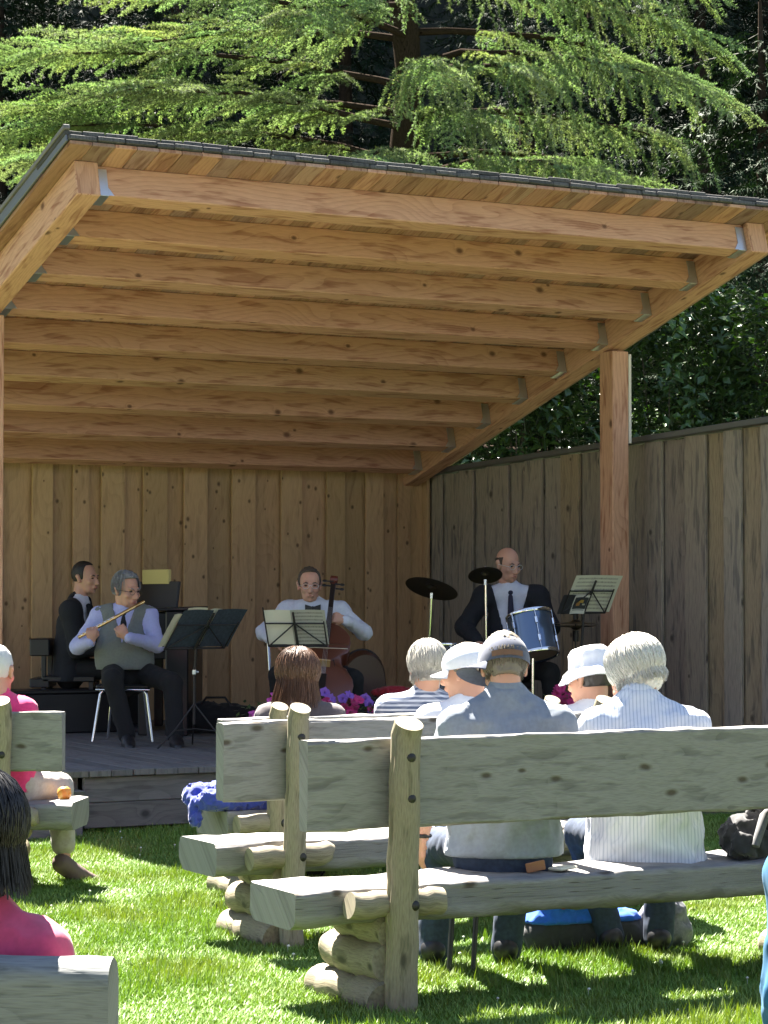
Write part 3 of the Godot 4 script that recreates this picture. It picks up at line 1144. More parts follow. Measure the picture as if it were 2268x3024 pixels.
# ---------------------------------------------------------------- soft bodies: tapered capsules joined by a smooth minimum, meshed as surface nets
# a bone is [a, b, radius at a, radius at b] or the same with a Vector3 that stretches it
func sdf(g: Geo, bones: Array, cell: float, blend := 0.03, cuts := [], amp := 0.0, freq := 9.0, sd := 1) -> void:
	var lo := V(1e9, 1e9, 1e9)
	var hi := -lo
	for b in bones:
		var s: Vector3 = b[4] if b.size() > 4 else Vector3.ONE
		for e in 2:
			var r: Vector3 = s * b[2 + e]
			lo = lo.min(b[e] - r)
			hi = hi.max(b[e] + r)
	var pad := cell * 2.5 + amp
	lo -= Vector3.ONE * pad
	hi += Vector3.ONE * pad
	var nx := int((hi.x - lo.x) / cell) + 2
	var ny := int((hi.y - lo.y) / cell) + 2
	var nz := int((hi.z - lo.z) / cell) + 2
	var f := PackedFloat32Array()
	f.resize(nx * ny * nz)
	f.fill(0.5)
	for b in bones:
		var s: Vector3 = b[4] if b.size() > 4 else Vector3.ONE
		var a: Vector3 = b[0]
		var ra: float = b[2]
		var rb: float = b[3]
		var ba: Vector3 = (b[1] - a) / s
		var inv := 1.0 / maxf(ba.length_squared(), 1e-9)
		var ms := minf(s.x, minf(s.y, s.z))
		var ex := s * maxf(ra, rb) + Vector3.ONE * (blend + cell * 2.0)
		var l: Vector3 = (a.min(b[1]) - ex - lo) / cell
		var h: Vector3 = (a.max(b[1]) + ex - lo) / cell
		for k in range(maxi(0, int(l.z)), mini(nz, int(h.z) + 1)):
			for j in range(maxi(0, int(l.y)), mini(ny, int(h.y) + 1)):
				var id := (k * ny + j) * nx
				for i in range(maxi(0, int(l.x)), mini(nx, int(h.x) + 1)):
					var w := (V(lo.x + i * cell, lo.y + j * cell, lo.z + k * cell) - a) / s
					var t := clampf(w.dot(ba) * inv, 0.0, 1.0)
					var d := ((w - ba * t).length() - (ra + (rb - ra) * t)) * ms
					var o := f[id + i]
					var q := blend - absf(d - o)
					f[id + i] = minf(d, o) - (q * q * 0.25 / blend if q > 0.0 else 0.0)
	var n: FastNoiseLite = noise(sd, freq, 2) if amp > 0.0 else null
	if amp > 0.0 or cuts.size() > 0:
		for k in nz:
			for j in ny:
				for i in nx:
					var id := (k * ny + j) * nx + i
					if absf(f[id]) < 0.06 + amp:
						var q := V(lo.x + i * cell, lo.y + j * cell, lo.z + k * cell)
						if amp > 0.0:
							f[id] += absf(n.get_noise_3d(q.x * 1.5, q.y, q.z * 1.5)) * amp * 2.0 - amp * 0.5
						for c in cuts:
							var d := -1e9
							for pl in c:
								d = maxf(d, pl[0].dot(q) - pl[1])
							f[id] = maxf(f[id], -d)
					elif f[id] < 0.0:
						var q := V(lo.x + i * cell, lo.y + j * cell, lo.z + k * cell)
						for c in cuts:
							var d := -1e9
							for pl in c:
								d = maxf(d, pl[0].dot(q) - pl[1])
							f[id] = maxf(f[id], -d)
	var vi := PackedInt32Array()
	vi.resize(nx * ny * nz)
	vi.fill(-1)
	var off := [0, 1, nx, nx + 1, nx * ny, nx * ny + 1, nx * ny + nx, nx * ny + nx + 1]
	var edges := [[0, 1], [2, 3], [4, 5], [6, 7], [0, 2], [1, 3], [4, 6], [5, 7], [0, 4], [1, 5], [2, 6], [3, 7]]
	var cp := [V(0, 0, 0), V(1, 0, 0), V(0, 1, 0), V(1, 1, 0), V(0, 0, 1), V(1, 0, 1), V(0, 1, 1), V(1, 1, 1)]
	for k in nz - 1:
		for j in ny - 1:
			for i in nx - 1:
				var id := (k * ny + j) * nx + i
				var s0 := f[id] < 0.0
				if s0 == (f[id + 1] < 0.0) and s0 == (f[id + off[2]] < 0.0) and s0 == (f[id + off[3]] < 0.0) and s0 == (f[id + off[4]] < 0.0) and s0 == (f[id + off[5]] < 0.0) and s0 == (f[id + off[6]] < 0.0) and s0 == (f[id + off[7]] < 0.0):
					continue
				var m := Vector3.ZERO
				var cnt := 0
				for e in edges:
					var x := f[id + off[e[0]]]
					var y := f[id + off[e[1]]]
					if (x < 0.0) != (y < 0.0):
						m += cp[e[0]].lerp(cp[e[1]], x / (x - y))
						cnt += 1
				m /= cnt
				var w := lo + (V(i, j, k) + m) * cell
				vi[id] = g.pt(w, Vector2(w.x + w.z, w.y))
	var st := [1, nx, nx * ny]
	for k in range(1, nz - 1):
		for j in range(1, ny - 1):
			for i in range(1, nx - 1):
				var id := (k * ny + j) * nx + i
				var s0 := f[id] < 0.0
				for a in 3:
					if s0 != (f[id + st[a]] < 0.0):
						var u: int = st[(a + 1) % 3]
						var v: int = st[(a + 2) % 3]
						var q0 := vi[id - u - v]
						var q1 := vi[id - v]
						var q2 := vi[id]
						var q3 := vi[id - u]
						if q0 < 0 or q1 < 0 or q2 < 0 or q3 < 0:
							continue
						if s0:
							g.tri(q0, q1, q2)
							g.tri(q0, q2, q3)
						else:
							g.tri(q0, q2, q1)
							g.tri(q0, q3, q2)


# a V opening in front of a jacket: apex, half width per height, and the side it faces
func vee(at: Vector3, slope: float, face: Vector3, back := 0.0) -> Array:
	var s := face.cross(Vector3.UP).normalized()
	var a := (s - Vector3.UP * slope).normalized()
	var b := (-s - Vector3.UP * slope).normalized()
	return [[a, a.dot(at)], [b, b.dot(at)], [-face, -face.dot(at) - back]]


func keep_above(y: float) -> Array:
	return [[V(0, 1, 0), y]]


# hand: wrist frame with -z towards the fingers, +y the back of the hand; sg = side of the thumb on x
func hand(g: Geo, at: Vector3, towards: Vector3, back_of: Vector3, sg: float, curl := 0.5, spread := 0.0) -> void:
	var keep := g.xf
	var bs := Basis.looking_at(towards, back_of)
	g.xf = keep * Transform3D(bs, at)
	var b := [[V(0, 0, 0.01), V(0, 0, -0.045), 0.024, 0.03, V(1.1, 0.62, 1)], [V(-0.022, 0, -0.055), V(0.022, 0, -0.055), 0.018, 0.018, V(1, 0.7, 1)]]
	for k in 4:
		var x := (-0.03 + 0.02 * k) * -sg
		var ln: float = [0.034, 0.040, 0.038, 0.029][k]
		var c := curl * (1.0 + 0.12 * k)
		var p0 := V(x, 0, -0.07)
		var p1 := p0 + V(x * spread, -sin(c) * ln, -cos(c) * ln)
		var p2 := p1 + V(x * spread, -sin(c * 2.1) * ln * 0.75, -cos(c * 2.1) * ln * 0.75)
		b.append([p0, p1, 0.0095, 0.0085])
		b.append([p1, p2, 0.0085, 0.007])
	var t0 := V(sg * 0.022, -0.006, -0.02)
	var t1 := V(sg * 0.042, -0.02, -0.048)
	b.append([t0, t1, 0.012, 0.0095])
	b.append([t1, t1 + V(-sg * 0.004, -0.012, -0.026), 0.0095, 0.0075])
	sdf(g, b, 0.0042, 0.008)
	g.xf = keep


const HEAD := [
	[Vector3(0, 0.03, 0.014), Vector3(0, 0.03, 0.014), 0.09, 0.09, Vector3(0.83, 1.0, 1.04)],
	[Vector3(0, -0.03, -0.026), Vector3(0, -0.03, -0.026), 0.075, 0.075, Vector3(0.84, 1.1, 0.95)],
	[Vector3(-0.022, -0.082, -0.05), Vector3(0.022, -0.082, -0.05), 0.03, 0.03],
	[Vector3(0, -0.098, -0.072), Vector3(0, -0.098, -0.066), 0.018, 0.02],
	[Vector3(0, 0.004, -0.094), Vector3(0, -0.036, -0.116), 0.009, 0.013],
	[Vector3(-0.012, -0.04, -0.104), Vector3(0.012, -0.04, -0.104), 0.008, 0.008],
	[Vector3(-0.036, 0.022, -0.082), Vector3(0.036, 0.022, -0.082), 0.011, 0.011],
	[Vector3(-0.045, -0.026, -0.07), Vector3(-0.04, -0.03, -0.07), 0.018, 0.018],
	[Vector3(0.045, -0.026, -0.07), Vector3(0.04, -0.03, -0.07), 0.018, 0.018],
	[Vector3(-0.016, -0.068, -0.092), Vector3(0.016, -0.068, -0.092), 0.010, 0.010],
]


func build_head(t: Node3D, body: Geo, J: Dictionary, o: Dictionary) -> Transform3D:
	var B := Basis.looking_at(o.face, o.get("up", Vector3.UP))
	var hs: float = o.get("head_size", 1.0)
	var X := Transform3D(B.scaled(Vector3.ONE * hs), J.head)
	var b := HEAD.duplicate()
	for s in [-1.0, 1.0]:
		b.append([V(s * 0.079, -0.014, 0.008), V(s * 0.086, 0.014, 0.02), 0.011, 0.016, V(0.6, 1, 1)])
		b.append([V(s * 0.078, -0.03, 0.004), V(s * 0.08, -0.026, 0.006), 0.009, 0.009, V(0.7, 1, 1)])
	var inv := X.affine_inverse()
	b.append([V(0, -0.05, 0.03), inv * (J.neck - V(0, 0.03, 0)), 0.056, 0.062])
	var keep := body.xf
	body.xf = X
	sdf(body, b, o.get("head_cell", 0.0065), 0.014)
	body.xf = keep
	if o.get("face_seen", false):
		for s in [-1.0, 1.0]:
			var e := Geo.new()
			e.xf = X
			e.ball(V(s * 0.031, 0.003, -0.0835), V(0.0135, 0.006, 0.009), 6)
			part(t, "eye", e, M.eye)
			e = Geo.new()
			e.xf = X
			e.tube([V(s * 0.016, 0.021, -0.0935), V(s * 0.034, 0.026, -0.0925), V(s * 0.05, 0.019, -0.082)], [0.004, 0.0045, 0.002], 5)
			part(t, "eyebrow", e, o.get("brow", M.eye))
		var l := Geo.new()
		l.xf = X
		l.tube([V(-0.023, -0.068, -0.092), V(0, -0.066, -0.1025), V(0.023, -0.068, -0.092)], [0.002, 0.0048, 0.002], 6)
		part(t, "mouth", l, M.lip)
	return X


# loose locks that follow the skull: from the crown down to a hem
func locks(t: Node3D, X: Transform3D, m: Material, n: int, sd: int, o := {}) -> void:
	rng.seed = sd
	var g := Geo.new()
	g.xf = X
	var r0: Vector3 = o.get("r", V(0.088, 0.102, 0.108))
	var c0 := V(0, 0.034, 0.018)
	var low: float = o.get("low", -0.9)         # how far round the skull they reach (sine of latitude)
	var hang: float = o.get("hang", 0.03)
	var open: float = o.get("open", 1.0)        # half angle left free in front
	for k in n:
		var az := rng.randf_range(open, TAU - open)
		var dx := sin(az)
		var dz := -cos(az)
		var pts := []
		var rad := []
		var lift := rng.randf_range(1.0, 1.07)
		var start := rng.randf_range(o.get("from", 0.15), o.get("to", 1.35))
		var stop := asin(clampf(low + rng.randf_range(-0.12, 0.12), -0.99, 0.99))
		var wob := rng.randf_range(-0.25, 0.25)
		for q in 7:
			var f := q / 6.0
			var la := lerpf(start, stop, f)
			var a2 := az + wob * f
			pts.append(c0 + V(sin(a2) * cos(la) * r0.x, sin(la) * r0.y, -cos(a2) * cos(la) * r0.z) * (lift + 0.02 * sin(f * 7 + k)))
			rad.append(lerpf(0.0028, 0.0012, f) * o.get("thick", 1.0))
		var e: Vector3 = pts[-1]
		pts.append(e + V(dx * 0.2 + wob * 0.2, -1, dz * 0.2) * hang * rng.randf_range(0.5, 1.1))
		rad.append(0.0009)
		g.tube(pts, rad, 3, false)
	part(t, "hair", g, m)


func hair_cap(t: Node3D, X: Transform3D, m: Material, o := {}) -> void:
	var g := Geo.new()
	g.xf = X
	var r: Vector3 = o.get("r", V(0.083, 0.098, 0.104))
	var b := [[V(0, 0.036, 0.018), V(0, 0.036, 0.018), 0.1, 0.1, r / 0.1]]
	if o.has("bob"):
		b.append([V(0, 0.0, 0.03), V(0, -o.bob, 0.035), 0.09, 0.085, V(1.0, 1, 0.85)])
	if o.has("nape"):
		b.append([V(0, 0.0, 0.05), V(0, -0.055, 0.055), 0.06, 0.05])
	var cuts := []
	var line: float = o.get("line", 0.07)
	# free the face: everything in front of the ears and under the hair line
	cuts.append([[V(0, 0, 1), o.get("ear", -0.022)], [V(0, 1, 0.35).normalized(), line]])
	if not o.has("bob"):
		cuts.append([[V(0, 1, 0), o.get("hem", -0.045)]])
	if o.get("bald", false):
		cuts.append([[V(0, -1, -0.25).normalized(), -0.052]])
	sdf(g, b, o.get("cell", 0.0075), 0.03, cuts, o.get("rough", 0.006), 22.0, 3)
	part(t, "hair", g, m)


func glasses(t: Node3D, X: Transform3D, m: Material) -> void:
	var g := Geo.new()
	g.xf = X
	for s in [-1.0, 1.0]:
		var pts := []
		for k in 13:
			var a := TAU * k / 12.0
			pts.append(V(s * 0.033 + cos(a) * 0.024, 0.0 + sin(a) * 0.018, -0.103))
		g.tube(pts, [0.0016], 5, false)
		g.tube([V(s * 0.057, 0.003, -0.103), V(s * 0.078, 0.004, -0.07), V(s * 0.088, 0.002, 0.0)], [0.0016], 5)
	g.tube([V(-0.01, 0.003, -0.104), V(0, 0.006, -0.106), V(0.01, 0.003, -0.104)], [0.0016], 5)
	part(t, "glasses", g, m)


# o: face, torso stretch, materials and what is worn
func person(label: String, at: Vector3, J: Dictionary, o: Dictionary) -> Node3D:
	var t := thing("person", label, "person", at, 0, o.group)
	var fl: Vector3 = o.get("flat", V(1, 1, 0.74))
	var fat: float = o.get("fat", 1.0)
	var cell: float = o.get("cell", 0.017)
	var hw := 0.085
	var across: Vector3 = (J.shR - J.shL).normalized()
	var hiL: Vector3 = J.hip - across * hw
	var hiR: Vector3 = J.hip + across * hw
	var waist: Vector3 = J.hip.lerp(J.chest, 0.42) + o.get("belly", Vector3.ZERO)
	var body := Geo.new()
	var toe: Vector3 = o.get("toe", V(0, -0.25, 1))
	var bones := [[J.hip, waist, 0.12 * fat, 0.115 * fat, fl], [waist, J.chest, 0.115 * fat, 0.13, fl], [J.chest, J.neck, 0.12, 0.05, fl], [J.shL, J.shR, 0.05, 0.05], [J.neck - V(0, 0.04, 0), J.neck, 0.056, 0.056],
		[J.shL, J.elL, 0.045, 0.037], [J.elL, J.waL, 0.037, 0.025], [J.shR, J.elR, 0.045, 0.037], [J.elR, J.waR, 0.037, 0.025],
		[hiL, J.knL, 0.07, 0.05], [J.knL, J.anL, 0.046, 0.03], [hiR, J.knR, 0.07, 0.05], [J.knR, J.anR, 0.046, 0.03],
		[J.anL - V(0, 0.022, 0), J.anL - V(0, 0.03, 0) + toe.normalized() * 0.12, 0.028, 0.020], [J.anR - V(0, 0.022, 0), J.anR - V(0, 0.03, 0) + toe.normalized() * 0.12, 0.028, 0.020]]
	sdf(body, bones, 0.02, 0.03)
	var X := build_head(t, body, J, o)
	var hands: Array = o.get("hands", [])
	for h in hands:
		hand(body, h[0], h[1], h[2], h[3], h[4] if h.size() > 4 else 0.6)
	if hands.is_empty():
		for s in ["L", "R"]:
			var d: Vector3 = (J["wa" + s] - J["el" + s]).normalized()
			hand(body, J["wa" + s], d, V(0, 1, 0.1) if absf(d.y) < 0.9 else V(0, 0, 1), 1.0 if s == "L" else -1.0, 0.5)
	part(t, "body", body, o.get("skin", M.skin))
	# top: shirt
	var g := Geo.new()
	var sl: float = o.get("sleeve", 1.0)
	var hem_y: float = J.hip.y + o.get("hem", -0.03)
	var wide: Vector3 = fl * o.get("wide", V(1, 1, 1))
	var top := [[J.hip - V(0, 0.12, 0), waist, 0.173 * fat, 0.156 * fat, wide], [waist, J.chest, 0.156 * fat, 0.152, wide.lerp(fl, 0.5)], [J.chest, J.neck - V(0, 0.05, 0), 0.146, 0.062, fl], [J.shL, J.shR, 0.066, 0.066], [J.neck - V(0, 0.06, 0), J.neck - V(0, 0.008, 0), 0.078, 0.068],
		[J.shL + V(0, 0.004, 0), J.neck - V(0, 0.028, 0), 0.058, 0.066], [J.shR + V(0, 0.004, 0), J.neck - V(0, 0.028, 0), 0.058, 0.066]]
	for s in ["L", "R"]:
		if sl > 0.99:
			top.append([J["sh" + s], J["el" + s], 0.064, 0.052])
			top.append([J["el" + s], J["el" + s].lerp(J["wa" + s], 0.94), 0.052, 0.04])
		elif sl > 0.0:
			top.append([J["sh" + s], J["sh" + s].lerp(J["el" + s], sl), 0.066, 0.062])
	sdf(g, top, cell, 0.035, [keep_above(hem_y)], o.get("wrinkle", 0.006), o.get("wrinkle_freq", 8.0), o.get("seed", 3))
	part(t, o.get("top_name", "shirt"), g, o.shirt)
	if o.has("jacket"):
		g = Geo.new()
		var jk := []
		for b in top:
			var c: Array = b.duplicate()
			c[2] += 0.014
			c[3] += 0.014
			jk.append(c)
		if o.get("vest", false):
			jk = jk.slice(0, 3) + jk.slice(5, 7)
			jk.append([J.shL.lerp(J.shR, 0.2), J.shL.lerp(J.shR, 0.8), 0.074, 0.074])
		sdf(g, jk, cell * 0.8, 0.035, o.jacket_cuts + [keep_above(hem_y - o.get("longer", 0.015))], 0.004, 7.0, 9)
		part(t, "vest" if o.get("vest", false) else "jacket", g, o.jacket)
	# trousers
	g = Geo.new()
	var cuff: float = o.get("cuff", 0.97)
	var pants := [[J.hip - V(0, 0.03, 0), J.hip + V(0, 0.05, 0), 0.142 * fat, 0.135 * fat, wide], [hiL, J.knL, 0.086, 0.07], [J.knL, J.knL.lerp(J.anL, cuff), 0.068, 0.06], [hiR, J.knR, 0.086, 0.07], [J.knR, J.knR.lerp(J.anR, cuff), 0.068, 0.06]]
	sdf(g, pants, cell, 0.03, [], 0.006, 8.0, o.get("seed", 3) + 1)
	part(t, "trousers", g, o.trousers)
	for s in ["L", "R"]:
		g = Geo.new()
		var a: Vector3 = J["an" + s] - V(0, 0.012, 0)
		sdf(g, [[a + V(0, 0.022, 0) - toe * 0.03, a + toe.normalized() * 0.07 - V(0, 0.01, 0), 0.05, 0.046], [a + toe.normalized() * 0.07 - V(0, 0.012, 0), a + toe.normalized() * 0.17 - V(0, 0.012, 0), 0.046, 0.034]], 0.012, 0.02)
		part(t, "shoe", g, o.get("shoes", M.black))
	if o.has("collar"):
		g = Geo.new()
		var c: Vector3 = J.neck - V(0, 0.018, 0)
		var cu := []
		if o.get("collar_open", true):
			cu = [vee(c - V(0, 0.03, 0), 0.55, o.face * V(1, 0, 1), -0.01)]
		sdf(g, [[c - V(0, 0.014, 0), c + V(0, 0.026, 0), 0.078, 0.068]], 0.008, 0.01, cu + [keep_above(c.y - 0.03)])
		part(t, "collar", g, o.collar)
	t.set_meta("head", X)
	t.remove_meta("head")
	heads[t] = X
	return t


var heads := {}


func cap_hat(t: Node3D, X: Transform3D, m: Material, band: Material, o := {}) -> void:
	var g := Geo.new()
	g.xf = X * Transform3D(Basis(Vector3.RIGHT, o.get("tip", 0.0)), V(0, 0.05 - o.get("low", 0.0), 0.016))
	var rows := []
	var uvs := []
	for k in 10:
		var f := k / 9.0
		var a := f * PI / 2 * 0.995
		var row := []
		var ur := []
		for j in 28:
			var b := -TAU * j / 28.0
			var ridge := 1.0 + 0.006 * cos(b * 6.0)
			row.append(V(cos(b) * 0.098 * cos(a) * ridge, -0.012 + sin(a) * (0.09 + o.get("low", 0.0)), sin(b) * 0.118 * cos(a) * ridge))
			ur.append(Vector2(j / 28.0, f))
		rows.append(row)
		uvs.append(ur)
	var low := []
	for q in rows[0]:
		low.append(q * V(0.985, 1, 0.985) + V(0, -0.022, 0))
	rows.push_front(low)
	uvs.push_front(uvs[0])
	g.skin(rows, uvs)
	g.ball(V(0, 0.077 + o.get("low", 0.0), 0), V(0.008, 0.004, 0.008), 5)
	part(t, "cap", g, m)
	# peak
	g = Geo.new()
	g.xf = X * Transform3D(Basis(Vector3.RIGHT, o.get("tip", 0.0)) * Basis(Vector3.UP, o.get("turn", 0.0)), V(0, 0.05 - o.get("low", 0.0), 0.016))
	rows = []
	uvs = []
	for k in 7:
		var f := k / 6.0
		var row := []
		var ur := []
		for j in 15:
			var a := lerpf(-1.05, 1.05, j / 14.0)
			var rr := 0.106 + 0.075 * f * sqrt(maxf(0.0, cos(a * 1.45)))
			row.append(V(sin(a) * rr * 0.92, -0.028 - 0.012 * f - 0.035 * pow(sin(a), 2) * f, -cos(a) * rr))
			ur.append(Vector2(j / 14.0, f))
		rows.append(row)
		uvs.append(ur)
	g.skin(rows, uvs, false)
	var thick := []
	for r in rows:
		var row := []
		for q in r:
			row.append(q - V(0, 0.004, 0))
		row.reverse()
		thick.append(row)
	g.skin(thick, uvs, false)
	part(t, "peak", g, m)
	if o.get("strap", false):
		g = Geo.new()
		g.xf = X * Transform3D(Basis(Vector3.RIGHT, o.get("tip", 0.0)), V(0, 0.05 - o.get("low", 0.0), 0.016))
		var pts := []
		for k in 9:
			var a := lerpf(-0.62, 0.62, k / 8.0)
			pts.append(V(sin(a) * 0.101, -0.014, cos(a) * 0.121))
		for k in 8:
			g.quad(pts[k] - V(0, 0.011, 0), pts[k + 1] - V(0, 0.011, 0), pts[k + 1] + V(0, 0.011, 0), pts[k] + V(0, 0.011, 0))
		part(t, "cap_strap", g, band)


func bucket_hat(t: Node3D, X: Transform3D, m: Material) -> void:
	var g := Geo.new()
	var n := noise(31, 9.0, 2)
	var prof := [Vector2(0.148, -0.062), Vector2(0.15, -0.058), Vector2(0.122, -0.022), Vector2(0.098, -0.004), Vector2(0.095, 0.03), Vector2(0.088, 0.062), Vector2(0.07, 0.083), Vector2(0.035, 0.09), Vector2(0.001, 0.091)]
	var rows := []
	var uvs := []
	for q in prof:
		var row := []
		var ur := []
		for j in 36:
			var a := -TAU * j / 36.0
			var k: float = 1.0 + 0.09 * n.get_noise_3d(cos(a) * 0.3, q.y, sin(a) * 0.3)
			row.append(V(cos(a) * q.x * k * 0.95, q.y + 0.02 * sin(a * 3.0) * maxf(0.0, q.x - 0.1) * 8.0, sin(a) * q.x * k * 1.1))
			ur.append(Vector2(j / 36.0, q.y))
		rows.append(row)
		uvs.append(ur)
	var under := []
	for k in 4:
		var row := []
		for q in rows[k]:
			row.append(q * V(0.99, 1, 0.99) - V(0, 0.004, 0))
		under.push_front(row)
	rows = under + rows
	uvs = uvs.slice(0, 4) + uvs
	g.xf = X * Transform3D(Basis(Vector3.RIGHT, -0.12), V(0, 0.062, 0.012))
	g.skin(rows, uvs)
	part(t, "sun_hat", g, m)


func tie(t: Node3D, a: Vector3, b: Vector3, m: Material, out: Vector3) -> void:
	var g := Geo.new()
	var s := out.cross(Vector3.UP).normalized()
	var d := b - a
	var w := [0.014, 0.017, 0.022, 0.028, 0.034, 0.036, 0.002]
	var rows := []
	var uvs := []
	for k in 7:
		var f: float = [0.0, 0.08, 0.3, 0.6, 0.85, 0.94, 1.0][k]
		var c := a + d * f + out * (0.012 + 0.012 * sin(f * PI))
		rows.append([c - s * w[k] - out * 0.006, c - s * w[k] * 0.5 + out * 0.004, c + s * w[k] * 0.5 + out * 0.004, c + s * w[k] - out * 0.006])
		uvs.append([Vector2(0, f), Vector2(0.3, f), Vector2(0.6, f), Vector2(1, f)])
	g.skin(rows, uvs, false)
	g.ball(a + out * 0.012, V(0.02, 0.018, 0.014), 6)
	part(t, "necktie", g, m)


func build_players() -> void:
	var grp := "players on the stage"
	var white := cloth(0.56, 0.58, 0.66, 0.06, 0.1)
	var suit := cloth(0.010, 0.011, 0.015, 0.2, 0.0)
	var trouser := cloth(0.007, 0.007, 0.008, 0.2, 0.0)
	var dark_hair := mat(lin(0.014, 0.011, 0.010), 0.6)
	var brown_hair := mat(lin(0.06, 0.042, 0.030), 0.7)
	var grey_hair := mat(lin(0.20, 0.20, 0.205), 0.7)
	# flute player
	var J := {"hip": V(0.002, 0.50, 0.0), "chest": V(-0.013, 0.79, 0.0), "neck": V(-0.004, 0.945, 0.02), "head": V(0.012, 1.072, 0.06), "shR": V(-0.182, 0.888, 0.0), "shL": V(0.160, 0.888, 0.0), "elR": V(-0.325, 0.675, 0.12), "waR": V(-0.205, 0.715, 0.33), "elL": V(0.235, 0.690, 0.12), "waL": V(0.045, 0.745, 0.33), "knR": V(-0.045, 0.455, 0.42), "anR": V(0.06, 0.06, 0.42), "knL": V(0.36, 0.43, 0.34), "anL": V(0.393, 0.06, 0.42)}
	var lilac := cloth(0.40, 0.42, 0.68, 0.08, 0.2)
	var t := person("flute player in a grey waistcoat and lilac shirt with glasses", V(-1.827, 0.395, -16.55), J, {"group": grp, "face": V(0.72, -0.16, 0.68).normalized(), "face_seen": true, "fat": 1.12, "belly": V(0, 0, 0.05), "flat": V(1.05, 1, 0.84), "hem": 0.03,
		"shirt": lilac, "jacket": cloth(0.155, 0.17, 0.155, 0.1, 0.2), "vest": true, "jacket_cuts": [vee(V(-0.005, 0.70, 0.0), 0.30, V(0, 0, 1))], "trousers": trouser, "collar": lilac, "toe": V(0.2, -0.25, 1), "brow": grey_hair,
		"hands": [[V(-0.205, 0.715, 0.33), V(0.05, 0.85, 0.0), V(0, 0.1, 1), 1.0, 0.75], [V(0.045, 0.745, 0.33), V(-0.55, 0.72, 0.0), V(0, 0.2, 1), -1.0, 0.75]]})
	var X: Transform3D = heads[t]
	hair_cap(t, X, grey_hair, {"nape": true, "rough": 0.012, "r": V(0.09, 0.104, 0.11)})
	locks(t, X, grey_hair, 187, 41, {"low": -0.35, "hang": 0.015, "open": 0.95, "r": V(0.09, 0.105, 0.111)})
	glasses(t, X, M.black)
	tie(t, V(-0.004, 0.905, 0.085), V(-0.004, 0.70, 0.145), suit, V(0, 0, 1))
	var fg := thing("flute", "gold flute held across by the player in the grey waistcoat", "flute", V(-2.12, 1.138, -16.22))
	var fd := V(0.446, 0.25, -0.13)
	var g := Geo.new()
	g.tube([V(0, 0, 0), fd], [0.0125, 0.0125], 10)
	g.tube([fd * 0.86, fd * 0.93], [0.0125, 0.0125], 10)
	part(fg, "tube", g, M.gold)
	for k in 9:
		g = Geo.new()
		var c := fd * (0.06 + 0.058 * k) + V(-0.003, 0.007, 0.006)
		g.lathe([Vector2(0.008, 0), Vector2(0.008, 0.004), Vector2(0.001, 0.006)], 8, c, Basis(Vector3.RIGHT, 0.7))
		part(fg, "key", g, M.chrome)
	g = Geo.new()
	g.tube([fd * 0.02 + V(0, 0.014, 0.006), fd * 0.55 + V(0, 0.014, 0.006)], [0.002, 0.002], 5)
	part(fg, "key_rod", g, M.chrome)

	# pianist
	J = {"hip": V(-0.07, 0.47, 0.0), "chest": V(-0.04, 0.80, 0.0), "neck": V(0.0, 1.0, 0.0), "head": V(0.045, 1.165, 0.0), "shR": V(-0.045, 0.915, 0.175), "shL": V(0.0, 0.91, -0.175), "elR": V(0.015, 0.63, 0.22), "waR": V(0.27, 0.64, 0.15), "elL": V(0.055, 0.63, -0.22), "waL": V(0.29, 0.64, -0.15), "knR": V(0.33, 0.47, 0.12), "anR": V(0.33, 0.07, 0.12), "knL": V(0.33, 0.47, -0.1), "anL": V(0.33, 0.07, -0.1)}
	t = person("dark-haired pianist in a black suit seated at the left", V(-2.331, 0.395, -17.9), J, {"group": grp, "hem": -0.08, "face": V(0.9, -0.05, 0.43).normalized(), "face_seen": true, "flat": V(0.78, 1, 1.05), "shirt": white, "jacket": suit, "jacket_cuts": [vee(V(0.0, 0.76, 0.02), 0.32, V(0.75, 0, 0.66))], "trousers": trouser, "collar": white, "toe": V(1, -0.25, 0.1), "brow": dark_hair})
	X = heads[t]
	hair_cap(t, X, dark_hair, {"line": 0.085, "hem": -0.03, "r": V(0.082, 0.097, 0.102), "rough": 0.003})
	tie(t, V(0.07, 0.955, 0.06), V(0.09, 0.76, 0.075), suit, V(0.75, 0, 0.66))

	# cellist
	J = {"hip": V(-0.004, 0.50, 0.0), "chest": V(0.005, 0.81, 0.0), "neck": V(0.008, 0.975, 0.02), "head": V(-0.018, 1.108, 0.04), "shR": V(-0.180, 0.925, 0.0), "shL": V(0.195, 0.925, 0.0), "elR": V(-0.345, 0.77, 0.12), "waR": V(-0.235, 0.70, 0.36), "elL": V(0.375, 0.77, 0.12), "waL": V(0.240, 0.865, 0.37), "knR": V(-0.22, 0.475, 0.42), "anR": V(-0.21, 0.06, 0.38), "knL": V(0.30, 0.45, 0.44), "anL": V(0.328, 0.06, 0.36)}
	t = person("cellist in a white shirt and black bow tie", V(-0.516, 0.395, -16.8), J, {"group": grp, "face": V(0.10, -0.08, 1.0).normalized(), "face_seen": true, "shirt": white, "trousers": trouser, "collar": white, "wrinkle": 0.009, "brow": brown_hair, "hands": [[V(-0.235, 0.70, 0.36), V(0.8, -0.2, 0.3), V(0, 1, 0.3), 1.0, 0.8], [V(0.240, 0.865, 0.37), V(-0.92, 0.22, 0.0), V(0.1, 0.3, 1), -1.0, 0.85]]})
	X = heads[t]
	hair_cap(t, X, brown_hair, {"line": 0.078, "hem": -0.02, "rough": 0.008})
	glasses(t, X, M.steel)
	g = Geo.new()
